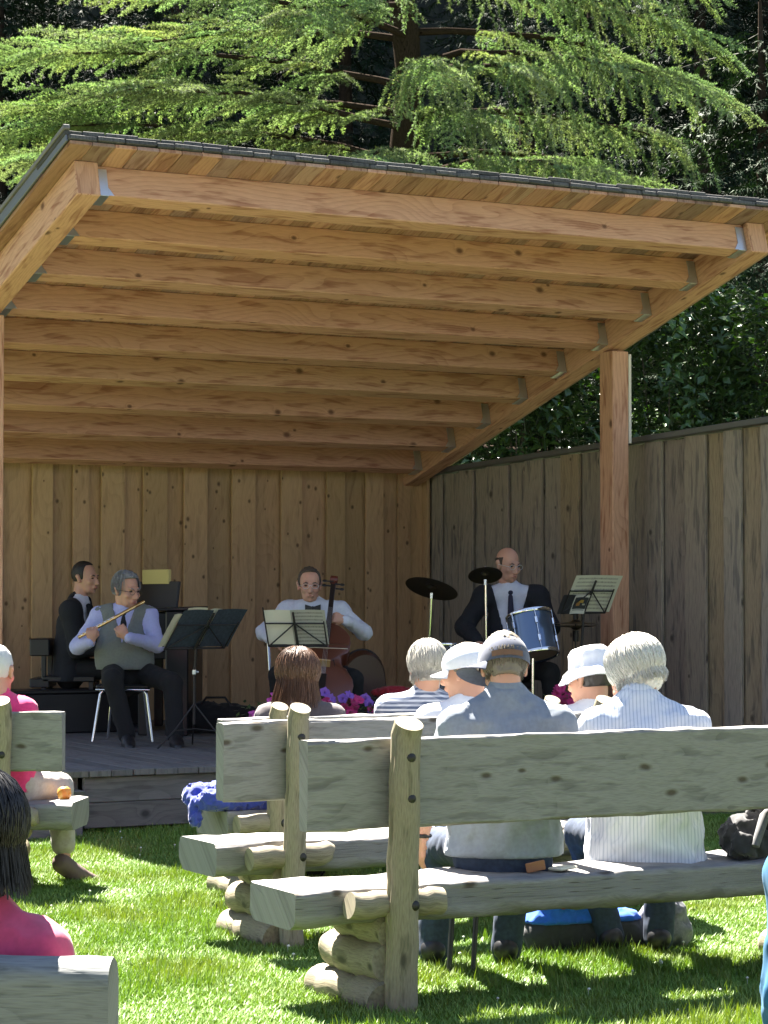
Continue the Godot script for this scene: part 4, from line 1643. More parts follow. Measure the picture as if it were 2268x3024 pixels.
	for s in [-1.0, 1.0]:
		var k := V(0.008, 0.945, 0.105)
		g.quad(k + V(s * 0.006, -0.01, 0), k + V(s * 0.056, -0.026, -0.012), k + V(s * 0.056, 0.026, -0.012), k + V(s * 0.006, 0.01, 0))
		g.quad(k + V(s * 0.006, -0.01, 0.012), k + V(s * 0.056, -0.024, 0.004), k + V(s * 0.056, 0.024, 0.004), k + V(s * 0.006, 0.01, 0.012))
	g.ball(V(0.008, 0.945, 0.112), V(0.012, 0.014, 0.01), 6)
	part(t, "bow_tie", g, M.black)

	# drummer
	J = {"hip": V(-0.001, 0.51, 0.0), "chest": V(-0.0, 0.85, 0.0), "neck": V(-0.008, 1.10, 0.02), "head": V(-0.022, 1.262, 0.05), "shR": V(-0.195, 1.025, 0.0), "shL": V(0.200, 1.025, 0.0), "elR": V(-0.345, 0.80, 0.06), "waR": V(-0.26, 0.70, 0.30), "elL": V(0.29, 0.80, 0.08), "waL": V(0.15, 0.72, 0.28), "knR": V(-0.153, 0.48, 0.42), "anR": V(-0.154, 0.08, 0.42), "knL": V(0.26, 0.48, 0.38), "anL": V(0.29, 0.08, 0.34)}
	t = person("balding drummer with glasses in a dark suit and tie", V(0.937, 0.395, -17.3), J, {"group": grp, "hem": -0.06, "face": V(0.55, -0.22, 0.82).normalized(), "face_seen": true, "fat": 1.12, "belly": V(0, 0, 0.03), "head_size": 1.02, "shirt": white, "jacket": suit, "jacket_cuts": [vee(V(-0.005, 0.58, -0.02), 0.26, V(0, 0, 1))], "trousers": trouser, "collar": white, "brow": brown_hair})
	X = heads[t]
	hair_cap(t, X, brown_hair, {"bald": true, "line": 0.12, "hem": -0.04, "rough": 0.002, "r": V(0.079, 0.094, 0.1)})
	glasses(t, X, M.steel)
	tie(t, V(-0.006, 1.055, 0.085), V(-0.006, 0.66, 0.165), cloth(0.018, 0.018, 0.04, 0.1), V(0, 0, 1))


func build_audience() -> void:
	var grp := "audience on the benches"
	var jeans := cloth(0.022, 0.036, 0.068, 0.3, 0.0)
	var darkp := cloth(0.012, 0.013, 0.018, 0.25, 0.0)
	var white := cloth(0.74, 0.75, 0.78, 0.05, 0.2)
	var ahead := V(-0.3, 0, -0.95).normalized()
	# man in the grey shirt
	var J := {"hip": V(0.0, 0.515, 0.0), "chest": V(0.018, 0.82, -0.03), "neck": V(0.012, 1.075, -0.085), "head": V(0.008, 1.168, -0.13), "shR": V(0.200, 0.955, -0.05), "shL": V(-0.170, 0.955, -0.03), "elR": V(0.262, 0.715, -0.1), "waR": V(0.19, 0.63, -0.3), "elL": V(-0.262, 0.72, -0.03), "waL": V(-0.300, 0.53, -0.06), "knR": V(0.085, 0.47, -0.45), "anR": V(0.03, 0.06, -0.45), "knL": V(-0.225, 0.47, -0.42), "anL": V(-0.252, 0.06, -0.42)}
	var grey := cloth(0.185, 0.215, 0.255, 0.10, 0.3)
	var t := person("man in a grey shirt and dark cap worn backwards, seen from behind", V(0.441, 0, -8.660), J, {"group": grp, "face": V(-0.08, -0.42, -0.9).normalized(), "shirt": grey, "trousers": jeans, "collar": grey, "collar_open": false, "sleeve": 0.72, "cell": 0.0125, "wrinkle": 0.009, "wrinkle_freq": 6.0, "toe": V(0, -0.2, -1), "fat": 1.12, "wide": V(1.18, 1, 1.0), "head_cell": 0.005, "hem": -0.035,
		"hands": [[V(0.19, 0.63, -0.3), V(-0.6, -0.3, -0.7), V(0, 1, 0), -1.0], [V(-0.300, 0.53, -0.06), V(-0.1, -0.75, -0.5), V(-1, 0, 0.3), 1.0, 0.2]]})
	var X: Transform3D = heads[t]
	var ash := mat(lin(0.16, 0.135, 0.10), 0.55)
	hair_cap(t, X, ash, {"nape": true, "hem": -0.06, "r": V(0.084, 0.098, 0.106), "cell": 0.006})
	locks(t, X, ash, 714, 61, {"from": -0.3, "to": 0.05, "low": -0.78, "hang": 0.012, "open": 1.25, "r": V(0.086, 0.1, 0.109), "thick": 0.8})
	cap_hat(t, X, cloth(0.07, 0.08, 0.12, 0.2), mat(lin(0.17, 0.085, 0.04), 0.7), {"turn": 1.35, "strap": true, "tip": 0.06, "low": 0.022})
	var g := Geo.new()
	g.box(V(0.11, 0.455, 0.128), V(0.036, 0.018, 0.004), 0.003, 0, Vector2.ZERO, Basis(Vector3.BACK, 0.2) * Basis(Vector3.UP, 0.15))
	part(t, "belt_patch", g, mat(lin(0.28, 0.13, 0.06), 0.8), "tan leather patch on the waistband")
	g = Geo.new()
	g.tube([V(-0.318, 0.548, -0.04), V(-0.29, 0.548, -0.03), V(-0.27, 0.548, -0.055), V(-0.29, 0.545, -0.09), V(-0.32, 0.547, -0.07), V(-0.318, 0.548, -0.04)], [0.008], 6, false)
	part(t, "watch", g, M.black)
	# white-haired person in a pale blue striped shirt
	J = {"hip": V(0.003, 0.515, 0.0), "chest": V(0.007, 0.80, -0.03), "neck": V(-0.012, 1.05, -0.095), "head": V(-0.021, 1.138, -0.15), "shR": V(0.190, 0.93, -0.04), "shL": V(-0.175, 0.93, -0.06), "elR": V(0.235, 0.69, -0.14), "waR": V(0.15, 0.60, -0.34), "elL": V(-0.215, 0.655, -0.14), "waL": V(-0.11, 0.58, -0.34), "knR": V(0.126, 0.48, -0.45), "anR": V(0.101, 0.06, -0.42), "knL": V(-0.2, 0.49, -0.42), "anL": V(-0.091, 0.06, -0.42)}
	var pale := cloth(0.46, 0.54, 0.66, 0.04, 0.2)
	var im := Image.create(64, 64, false, Image.FORMAT_RGB8)
	for y in 64:
		for x in 64:
			im.set_pixel(x, y, lin(0.58, 0.63, 0.70) if x % 8 > 1 else lin(0.34, 0.40, 0.50))
	pale.albedo_texture = ImageTexture.create_from_image(im)
	pale.uv1_scale = Vector3(9, 9, 9)
	t = person("white-haired person in a pale blue striped shirt, seen from behind", V(0.995, 0, -8.970), J, {"group": grp, "face": V(-0.75, -0.5, -0.7).normalized(), "shirt": pale, "trousers": jeans, "collar": pale, "collar_open": false, "cell": 0.0125, "wrinkle": 0.008, "wrinkle_freq": 6.0, "toe": V(0, -0.2, -1), "fat": 1.15, "wide": V(1.2, 1, 1.0), "hem": -0.10, "head_cell": 0.006})
	X = heads[t]
	var snow := mat(lin(0.62, 0.60, 0.53), 0.5)
	hair_cap(t, X, snow, {"bob": 0.025, "r": V(0.094, 0.104, 0.115), "cell": 0.006, "rough": 0.008})
	locks(t, X, snow, 1190, 63, {"low": -0.62, "hang": 0.03, "open": 0.85, "r": V(0.1, 0.108, 0.122), "thick": 1.0})
	# white cap, sits on the second bench
	J = {"hip": V(0.006, 0.48, 0.0), "chest": V(0.006, 0.76, 0.0), "neck": V(0.0, 0.965, -0.02), "head": V(-0.014, 1.10, -0.03), "shR": V(0.172, 0.885, 0.0), "shL": V(-0.165, 0.885, 0.0), "elR": V(0.2, 0.64, -0.05), "waR": V(0.12, 0.55, -0.25), "elL": V(-0.19, 0.64, -0.05), "waL": V(-0.1, 0.55, -0.25), "knR": V(0.084, 0.47, -0.45), "anR": V(0.084, 0.06, -0.45), "knL": V(-0.063, 0.47, -0.45), "anL": V(-0.063, 0.06, -0.45)}
	t = person("man in a white peaked cap with a bare neck", V(0.372, 0, -10.300), J, {"group": grp, "face": V(-0.92, -0.12, -0.5).normalized(), "shirt": white, "trousers": darkp, "toe": V(0, -0.2, -1), "cell": 0.016})
	X = heads[t]
	hair_cap(t, X, ash, {"hem": -0.05, "rough": 0.002, "r": V(0.079, 0.095, 0.1)})
	cap_hat(t, X, white, white, {"tip": -0.05})
	# bucket hat
	J = {"hip": V(-0.003, 0.47, 0.0), "chest": V(-0.002, 0.74, 0.0), "neck": V(0.003, 0.935, -0.03), "head": V(-0.012, 1.055, -0.05), "shR": V(0.15, 0.86, 0.0), "shL": V(-0.15, 0.86, 0.0), "elR": V(0.19, 0.63, -0.05), "waR": V(0.1, 0.54, -0.25), "elL": V(-0.18, 0.63, -0.05), "waL": V(-0.065, 0.54, -0.25), "knR": V(0.107, 0.47, -0.45), "anR": V(0.106, 0.06, -0.45), "knL": V(-0.034, 0.47, -0.45), "anL": V(-0.035, 0.06, -0.45)}
	t = person("person in a white bucket hat and white shirt", V(0.948, 0, -10.600), J, {"group": grp, "face": V(-0.72, -0.1, -0.7).normalized(), "shirt": white, "trousers": darkp, "toe": V(0, -0.2, -1), "cell": 0.016})
	X = heads[t]
	var black_hair := mat(lin(0.012, 0.010, 0.009), 0.45)
	hair_cap(t, X, black_hair, {"hem": -0.035, "rough": 0.004, "nape": true})
	bucket_hat(t, X, white)
	# brown hair
	J = {"hip": V(0.001, 0.47, 0.0), "chest": V(-0.002, 0.73, 0.0), "neck": V(-0.007, 0.915, -0.02), "head": V(-0.014, 1.04, -0.03), "shR": V(0.145, 0.84, 0.0), "shL": V(-0.155, 0.84, 0.0), "elR": V(0.178, 0.6, -0.05), "waR": V(0.075, 0.52, -0.25), "elL": V(-0.188, 0.6, -0.05), "waL": V(-0.107, 0.52, -0.25), "knR": V(0.053, 0.47, -0.45), "anR": V(0.053, 0.06, -0.45), "knL": V(-0.082, 0.47, -0.45), "anL": V(-0.081, 0.06, -0.45)}
	t = person("woman with shoulder-length brown hair and a dark top", V(-0.402, 0, -11.360), J, {"group": grp, "face": V(0.25, -0.15, -0.95).normalized(), "shirt": cloth(0.085, 0.07, 0.075, 0.15), "trousers": darkp, "toe": V(0, -0.2, -1), "cell": 0.016})
	X = heads[t]
	var auburn := mat(lin(0.085, 0.040, 0.018), 0.38)
	hair_cap(t, X, auburn, {"bob": 0.085, "r": V(0.092, 0.104, 0.112), "cell": 0.008})
	locks(t, X, auburn, 884, 65, {"low": -0.55, "hang": 0.125, "open": 0.7, "r": V(0.104, 0.108, 0.122), "thick": 1.1})
	# striped shirt
	J = {"hip": V(-0.009, 0.47, 0.0), "chest": V(-0.009, 0.74, 0.0), "neck": V(0.0, 0.945, -0.02), "head": V(0.009, 1.072, -0.03), "shR": V(0.172, 0.868, 0.0), "shL": V(-0.18, 0.868, 0.0), "elR": V(0.201, 0.63, -0.05), "waR": V(0.097, 0.53, -0.25), "elL": V(-0.217, 0.63, -0.05), "waL": V(-0.106, 0.53, -0.25), "knR": V(0.068, 0.47, -0.45), "anR": V(0.067, 0.06, -0.45), "knL": V(-0.07, 0.47, -0.45), "anL": V(-0.071, 0.06, -0.45)}
	var striped := cloth(0.2, 0.2, 0.25, 0.05, 0.2)
	im = Image.create(32, 64, false, Image.FORMAT_RGB8)
	for y in 64:
		for x in 32:
			im.set_pixel(x, y, lin(0.10, 0.13, 0.20) if y % 16 < 9 else lin(0.62, 0.64, 0.68))
	striped.albedo_texture = ImageTexture.create_from_image(im)
	striped.uv1_scale = Vector3(11, 11, 11)
	t = person("grey-haired person in a navy and white striped top", V(0.205, 0, -11.680), J, {"group": grp, "face": V(-0.25, -0.2, -0.95).normalized(), "shirt": striped, "trousers": darkp, "toe": V(0, -0.2, -1), "cell": 0.016})
	X = heads[t]
	var silver := mat(lin(0.42, 0.40, 0.35), 0.55)
	hair_cap(t, X, silver, {"nape": true, "hem": -0.075, "rough": 0.012, "r": V(0.092, 0.106, 0.112)})
	locks(t, X, silver, 714, 67, {"low": -0.6, "hang": 0.035, "open": 0.8, "r": V(0.094, 0.107, 0.113), "thick": 1.1})
	# pink jacket, left bench
	J = {"hip": V(0.022, 0.50, 0.0), "chest": V(0.004, 0.74, 0.0), "neck": V(-0.007, 0.93, 0.0), "head": V(-0.012, 1.062, 0.0), "shR": V(0.117, 0.865, 0.0), "shL": V(-0.15, 0.865, 0.0), "elR": V(0.155, 0.645, -0.02), "waR": V(0.12, 0.55, -0.2), "elL": V(-0.171, 0.65, -0.05), "waL": V(-0.101, 0.54, -0.25), "knR": V(0.26, 0.475, -0.24), "anR": V(0.305, 0.085, -0.18), "knL": V(-0.05, 0.47, -0.45), "anL": V(-0.05, 0.06, -0.45)}
	var pink := cloth(0.62, 0.035, 0.16, 0.1, 0.4)
	t = person("short-haired person in a bright pink jacket on the left bench", V(-1.893, 0, -11.52), J, {"group": grp, "face": V(0.22, -0.1, -0.95).normalized(), "shirt": pink, "top_name": "jacket", "trousers": cloth(0.36, 0.33, 0.30, 0.12), "toe": V(0.55, -0.25, -0.35), "cuff": 0.72, "cell": 0.015, "collar": pink, "collar_open": false, "hem": -0.03, "shoes": mat(lin(0.12, 0.08, 0.07), 0.7)})
	X = heads[t]
	hair_cap(t, X, mat(lin(0.52, 0.52, 0.50), 0.6), {"hem": -0.05, "rough": 0.003, "r": V(0.081, 0.097, 0.103)})
	# dark hair and pink fleece, closest on the left
	J = {"hip": V(0.006, 0.56, 0.0), "chest": V(0.005, 0.80, 0.0), "neck": V(-0.005, 1.045, -0.03), "head": V(0.022, 1.165, -0.05), "shR": V(0.145, 0.93, 0.0), "shL": V(-0.145, 0.93, 0.0), "elR": V(0.185, 0.70, -0.02), "waR": V(0.102, 0.58, -0.25), "elL": V(-0.185, 0.70, -0.02), "waL": V(-0.174, 0.58, -0.25), "knR": V(0.05, 0.5, -0.45), "anR": V(0.05, 0.06, -0.45), "knL": V(-0.146, 0.5, -0.45), "anL": V(-0.143, 0.06, -0.45)}
	var fleece := cloth(0.50, 0.05, 0.13, 0.12, 0.6)
	t = person("dark-haired woman in a pink fleece at the lower left", V(-0.855, -0.22, -4.8), J, {"group": grp, "face": V(0.2, -0.05, -1).normalized(), "shirt": fleece, "top_name": "fleece", "trousers": darkp, "toe": V(0, -0.2, -1), "cell": 0.010, "wrinkle": 0.006, "wrinkle_freq": 5.0, "collar": cloth(0.66, 0.60, 0.60, 0.05), "collar_open": false, "fat": 1.05})
	X = heads[t]
	var jet := mat(lin(0.004, 0.0035, 0.0035), 0.4)
	hair_cap(t, X, jet, {"bob": 0.06, "r": V(0.088, 0.102, 0.11), "cell": 0.006, "rough": 0.004})
	locks(t, X, jet, 1530, 69, {"low": -0.5, "hang": 0.085, "open": 0.75, "r": V(0.096, 0.106, 0.118), "thick": 0.7})
	# blue jacket at the right edge
	J = {"hip": V(-0.006, 0.60, 0.0), "chest": V(0.003, 0.90, 0.0), "neck": V(0.004, 1.12, 0.0), "head": V(0.012, 1.26, 0.0), "shR": V(0.15, 1.04, 0.0), "shL": V(-0.105, 1.04, 0.0), "elR": V(0.19, 0.81, 0.0), "waR": V(0.166, 0.64, -0.2), "elL": V(-0.131, 0.80, 0.03), "waL": V(-0.09, 0.60, -0.12), "knR": V(0.157, 0.55, -0.45), "anR": V(0.154, 0.06, -0.45), "knL": V(0.0, 0.55, -0.45), "anL": V(0.0, 0.06, -0.45)}
	t = person("person in a blue jacket cut off by the right edge", V(0.99, -0.2, -5.0), J, {"group": grp, "face": V(0, -0.05, -1).normalized(), "shirt": cloth(0.006, 0.10, 0.22, 0.15, 0.05), "top_name": "jacket", "trousers": darkp, "toe": V(0, -0.2, -1), "cell": 0.010, "wrinkle": 0.012, "wrinkle_freq": 5.0, "hem": -0.2})
	X = heads[t]
	hair_cap(t, X, ash, {"hem": -0.05})


# ---------------------------------------------------------------- instruments, stands, chairs
func at_floor(x: float, z: float) -> Vector3:
	return V(x, 0.395, z)


var sheet_mats := []


func sheet_mat(sd: int, tone: float) -> StandardMaterial3D:
	rng.seed = sd
	var im := Image.create(160, 224, false, Image.FORMAT_RGB8)
	im.fill(lin(0.66 * tone, 0.65 * tone, 0.52 * tone))
	var ink := lin(0.30 * tone, 0.29 * tone, 0.24 * tone)
	for s in 9:
		var y0 := 16 + s * 23
		for l in 5:
			im.fill_rect(Rect2i(12, y0 + l * 2, 136, 1), ink)
		for k in 22:
			var x := 16 + rng.randi_range(0, 128)
			im.fill_rect(Rect2i(x, y0 + rng.randi_range(0, 8), 3, 2), ink)
			im.fill_rect(Rect2i(x, y0 + rng.randi_range(-3, 2), 1, 7), ink)
	var m := mat(Color.WHITE, 0.85)
	m.albedo_texture = ImageTexture.create_from_image(im)
	m.backlight_enabled = true
	m.backlight = Color(0.35, 0.35, 0.3)
	return m


# folding wire music stand: desk from its bottom middle, along dir, rising along up
func music_stand(label: String, base: Vector3, mid: Vector3, dir: Vector3, w: float, up: Vector3, out: Vector3, wire: bool) -> Node3D:
	var t := thing("music_stand", label, "music stand", base, 0, "music stands on the stage")
	var o := mid - base
	var g := Geo.new()
	g.tube([V(0, 0.16, 0), V(0, 0.5, 0), o + up * 0.1], [0.011, 0.009, 0.007], 8)
	var po := part(t, "pole", g, M.iron)
	g = Geo.new()
	g.tube([V(0, 0.50, 0), V(0, 0.53, 0)], [0.015, 0.015], 8)
	g.ball(V(0.022, 0.515, 0), V(0.01, 0.008, 0.008), 5)
	part(po, "clamp", g, M.steel)
	for k in 3:
		var a := TAU * k / 3.0 + 0.4
		g = Geo.new()
		g.tube([V(0, 0.30, 0), V(cos(a) * 0.16, 0.12, sin(a) * 0.16), V(cos(a) * 0.29, 0.008, sin(a) * 0.29)], [0.006, 0.006, 0.006], 6)
		g.tube([V(0, 0.13, 0), V(cos(a) * 0.16, 0.12, sin(a) * 0.16)], [0.005, 0.005], 5)
		part(t, "leg", g, M.iron)
	g = Geo.new()
	var hw := w / 2
	var L0 := o - dir * hw
	var R0 := o + dir * hw
	g.tube([L0, R0], [0.008, 0.008], 6)
	g.tube([L0 - out * 0.03, R0 - out * 0.03], [0.006, 0.006], 6)
	g.tube([L0 + out * 0.004, L0 + up * (1.12 if wire else 0.7) + out * 0.004], [0.006, 0.005], 6)
	g.tube([R0 + out * 0.004, R0 + up * 0.72 + out * 0.004], [0.006, 0.005], 6)
	g.tube([L0 + up * 0.66 + out * 0.004, R0 + up * 0.66 + out * 0.004], [0.006, 0.006], 6)
	g.tube([o + out * 0.006, o + up * 0.98 + out * 0.006], [0.011, 0.008], 6)
	g.tube([o + up * 0.66 + out * 0.006, L0 + out * 0.006], [0.005, 0.005], 6)
	g.tube([o + up * 0.66 + out * 0.006, R0 + out * 0.006], [0.005, 0.005], 6)
	part(t, "desk", g, M.iron)
	return t


# a sheet that leans on a desk; lift keeps leaves apart
func leaf_sheet(called: String, label: String, cat: String, bl: Vector3, dir: Vector3, w: float, up: Vector3, n: Vector3, m: Material) -> void:
	var g := Geo.new()
	var rows := []
	var uvs := []
	for k in 6:
		var f := k / 5.0
		var row := []
		var ur := []
		for j in 6:
			var q := j / 5.0
			row.append(dir * w * q + up * f + n * (0.008 * sin(q * PI) + 0.006 * sin(f * 2.5)))
			ur.append(Vector2(q, 1.0 - f))
		rows.append(row)
		uvs.append(ur)
	g.skin(rows, uvs, false)
	var back := []
	for r in rows:
		var row := []
		for q in r:
			row.append(q - n * 0.0025)
		row.reverse()
		back.append(row)
	g.skin(back, uvs, false)
	var o := part(self, called, g, m)
	o.position = bl
	tag(o, label, cat, "papers on the music stands")


func build_stands() -> void:
	# cellist's stand, seen from its back
	var d := V(0.999, 0, -0.03).normalized()
	var up := V(-0.032, 0.238, 0.10)
	var out := V(0, -0.38, 0.92)
	var mid := V(-0.588, 1.084, -16.0)
	music_stand("wire music stand with open music in front of the cellist", at_floor(-0.575, -16.05), mid, d, 0.40, up, out, true)
	leaf_sheet("sheet_music", "plain left page on the cellist's music stand", "sheet music", mid - d * 0.205 - out * 0.012 + up * 0.03, d, 0.185, up * 0.98, -out, M.paper)
	leaf_sheet("sheet_music", "right page with staves on the cellist's music stand", "sheet music", mid - d * 0.02 - out * 0.014 + up * 0.03, d, 0.235, up * 0.98, -out, sheet_mat(3, 0.62))
	# flute player's stand with dark folders
	d = V(0.76, 0, -0.65).normalized()
	up = V(0.145, 0.248, 0.15)
	out = d.cross(up).normalized() * -1.0
	if out.z < 0:
		out = -out
	mid = V(-1.29, 1.071, -15.9)
	music_stand("music stand with dark blue folders beside the flute player", at_floor(-1.29, -15.92), mid, d, 0.5, up, out, false)
	var folder := cloth(0.030, 0.045, 0.062, 0.5, 0.1)
	leaf_sheet("music_folder", "left dark blue folder on the flute player's stand", "folder", mid - d * 0.235 - out * 0.014, d, 0.245, up * 1.0, -out, folder)
	leaf_sheet("music_folder", "right dark blue folder on the flute player's stand", "folder", mid + d * 0.045 - out * 0.014, d, 0.245, up * 1.02, -out, folder)
	leaf_sheet("sheet_music", "cream strip of music between the two dark folders", "sheet music", mid - d * 0.01 - out * 0.026, d, 0.10, up * 1.0, -out, M.paper)
	leaf_sheet("sheet_music", "cream music leaf rolled at the left of the dark folders", "sheet music", mid - d * 0.29 - out * 0.02, d, 0.09, up * 0.88, -out, M.paper)
	leaf_sheet("sheet_music", "white leaf sticking out over the left dark folder", "sheet music", mid - d * 0.2 - out * 0.024, d, 0.16, up * 1.04, -out, M.paper)
	# drummer's stand
	up = V(0.085, 0.238, 0.10)
	out = d.cross(up).normalized()
	if out.z < 0:
		out = -out
	mid = V(1.42, 1.305, -16.7)
	music_stand("music stand with wide white sheets in front of the roof post", at_floor(1.40, -16.72), mid, d, 0.44, up, out, false)
	leaf_sheet("sheet_music", "wide white music on the drummer's stand", "sheet music", mid - d * 0.19 - out * 0.014, d, 0.47, up * 1.08, -out, sheet_mat(5, 0.95))
	leaf_sheet("tablet", "dark tablet leaning at the left of the drummer's stand", "tablet", mid - d * 0.27 + out * 0.012, d, 0.13, up * 0.55, -out, mat(lin(0.03, 0.032, 0.036), 0.4))
	var im := Image.create(64, 64, false, Image.FORMAT_RGB8)
	im.fill(lin(0.6, 0.6, 0.56))
	im.fill_rect(Rect2i(4, 8, 56, 40), lin(0.03, 0.035, 0.04))
	im.fill_rect(Rect2i(18, 18, 20, 10), lin(0.45, 0.30, 0.06))
	im.fill_rect(Rect2i(30, 26, 16, 12), lin(0.35, 0.18, 0.05))
	im.fill_rect(Rect2i(10, 30, 10, 6), lin(0.4, 0.38, 0.3))
	im.fill_rect(Rect2i(8, 50, 48, 3), lin(0.2, 0.2, 0.2))
	var pm := mat(Color.WHITE, 0.6)
	pm.albedo_texture = ImageTexture.create_from_image(im)
	leaf_sheet("flyer", "printed flyer with a dark picture on the drummer's stand", "flyer", mid - d * 0.15 + out * 0.014, d, 0.15, up * 0.55, -out, pm)


func build_piano() -> void:
	var t := thing("upright_piano", "black upright piano with an open music rest behind the flute stand", "piano", V(-1.62, 0.395, -17.9))
	var g := Geo.new()
	g.box(V(0.095, 0.46, 0), V(0.085, 0.46, 0.68), 0.01)
	part(t, "case", g, M.gloss_black)
	g = Geo.new()
	g.box(V(-0.06, 0.595, 0), V(0.19, 0.03, 0.66), 0.008)
	part(t, "keybed", g, M.gloss_black)
	g = Geo.new()
	g.box(V(-0.13, 0.632, 0), V(0.07, 0.008, 0.6), 0.002)
	part(t, "keys", g, mat(lin(0.6, 0.58, 0.5), 0.4))
	g = Geo.new()
	g.box(V(-0.03, 0.77, 0), V(0.09, 0.14, 0.655), 0.01)
	part(t, "front_panel", g, M.gloss_black)
	g = Geo.new()
	g.box(V(0.02, 0.932, 0), V(0.20, 0.011, 0.69), 0.004, 0, Vector2.ZERO, Basis(Vector3.BACK, 0.03))
	part(t, "lid", g, M.gloss_black)
	g = Geo.new()
	g.box(V(-0.13, 1.03, 0.1), V(0.012, 0.11, 0.36), 0.004, 0, Vector2.ZERO, Basis(Vector3.UP, 0.62) * Basis(Vector3.BACK, -0.12))
	part(t, "music_rest", g, M.black)
	for s in [-0.6, 0.6]:
		g = Geo.new()
		g.box(V(-0.16, 0.285, s), V(0.035, 0.28, 0.035), 0.006)
		part(t, "leg", g, M.gloss_black)
	g = Geo.new()
	g.box(V(-1.73, 1.57, -17.78), V(0.012, 0.055, 0.20), 0.003, 0, Vector2.ZERO, Basis(Vector3.UP, 0.62 - PI / 2) * Basis(Vector3.UP, PI / 2))
	var o := part(self, "music_book", g, mat(lin(0.50, 0.42, 0.16), 0.8))
	tag(o, "yellowish music book on top of the piano's rest", "book")
	# piano chair
	t = thing("piano_chair", "dark ladder-back chair behind the pianist", "chair", at_floor(-2.42, -17.92))
	g = Geo.new()
	g.box(V(0.03, 0.40, 0), V(0.2, 0.022, 0.2), 0.008)
	part(t, "seat", g, M.black)
	for p in [[-0.16, -0.17, 0.70], [-0.16, 0.17, 0.70], [0.2, -0.17, 0.39], [0.2, 0.17, 0.39]]:
		g = Geo.new()
		g.box(V(p[0], p[2] / 2, p[1]), V(0.018, p[2] / 2, 0.018), 0.004)
		part(t, "leg", g, M.black)
	for y in [0.64, 0.37]:
		g = Geo.new()
		g.box(V(-0.19, y, 0.0), V(0.075 if y < 0.8 else 0.012, 0.066 if y > 0.5 else 0.035, 0.2), 0.008)
		part(t, "slat", g, M.black)
	# low dark podium and bag along the wall
	t = thing("floor_chest", "long low black chest on the floor along the back wall", "chest", at_floor(-2.75, -17.6), YAW)
	g = Geo.new()
	g.box(V(0, 0.15, 0), V(0.9, 0.15, 0.2), 0.01)
	part(t, "chest_body", g, M.black)
	g = Geo.new()
	g.box(V(0, 0.312, 0), V(0.91, 0.012, 0.21), 0.005)
	part(t, "chest_lid", g, M.black)
	g = Geo.new()
	sdf(g, [[V(-0.25, 0.1, 0), V(0.22, 0.1, 0.03), 0.11, 0.12, V(1, 0.9, 0.8)], [V(-0.1, 0.14, 0), V(0.1, 0.12, 0), 0.1, 0.1]], 0.02, 0.04, [], 0.02, 6.0, 5)
	var bag := thing("floor_bag", "soft black bag on the stage floor under the flute stand", "bag", at_floor(-1.25, -17.6))
	part(bag, "bag_body", g, cloth(0.012, 0.012, 0.014, 0.2))
	g = Geo.new()
	g.tube([V(-0.15, 0.18, 0.05), V(-0.08, 0.27, 0.06), V(0.06, 0.27, 0.06), V(0.12, 0.18, 0.05)], [0.01], 6)
	part(bag, "handle", g, M.black)


func build_seats() -> void:
	# flute player's stool
	var t := thing("stool", "black stool with bent chrome legs under the flute player", "stool", at_floor(-1.83, -16.58))
	var g := Geo.new()
	g.box(V(0, 0.395, 0), V(0.19, 0.016, 0.18), 0.012)
	part(t, "seat", g, M.black)
	for p in [[-0.2, 0.16], [0.2, 0.16], [-0.14, -0.18], [0.14, -0.18]]:
		g = Geo.new()
		g.tube([V(p[0] * 0.3, 0.372, p[1] * 0.75), V(p[0] * 0.72, 0.368, p[1] * 0.8), V(p[0] * 0.82, 0.34, p[1] * 0.85), V(p[0] * 1.05, 0.012, p[1] * 1.1)], [0.0105], 8)
		part(t, "leg", g, M.chrome)
	g = Geo.new()
	g.tube([V(-0.19, 0.375, 0.185), V(0.19, 0.375, 0.185)], [0.008], 8)
	part(t, "front_rail", g, M.chrome)
	# cellist's chair
	t = thing("chair", "wooden chair with chrome tube frame under the cellist", "chair", at_floor(-0.56, -16.86), 0.5)
	g = Geo.new()
	g.box(V(0, 0.42, 0), V(0.2, 0.01, 0.2), 0.008)
	part(t, "seat", g, M.larch)
	g = Geo.new()
	g.box(V(0, 0.74, -0.2), V(0.2, 0.09, 0.008), 0.006)
	part(t, "backrest", g, M.larch)
	for s in [-0.21, 0.21]:
		g = Geo.new()
		g.tube([V(s, 0.0, 0.22), V(s, 0.4, 0.18), V(s, 0.41, -0.15), V(s, 0.86, -0.22)], [0.012], 8)
		g.tube([V(s, 0.41, -0.1), V(s, 0.0, -0.25)], [0.012], 8)
		part(t, "side_frame", g, M.chrome)
	# drummer's stool
	t = thing("drum_stool", "round black drum stool hidden under the drummer", "stool", at_floor(0.94, -17.32))
	g = Geo.new()
	g.lathe([Vector2(0.001, 0.34), Vector2(0.15, 0.34), Vector2(0.165, 0.36), Vector2(0.165, 0.39), Vector2(0.15, 0.41), Vector2(0.001, 0.41)], 20)
	part(t, "seat", g, M.black)
	g = Geo.new()
	g.tube([V(0, 0.2, 0), V(0, 0.35, 0)], [0.014], 8)
	part(t, "column", g, M.chrome)
	for k in 3:
		var a := TAU * k / 3.0
		g = Geo.new()
		g.tube([V(0, 0.25, 0), V(cos(a) * 0.25, 0.01, sin(a) * 0.25)], [0.01], 6)
		part(t, "leg", g, M.chrome)


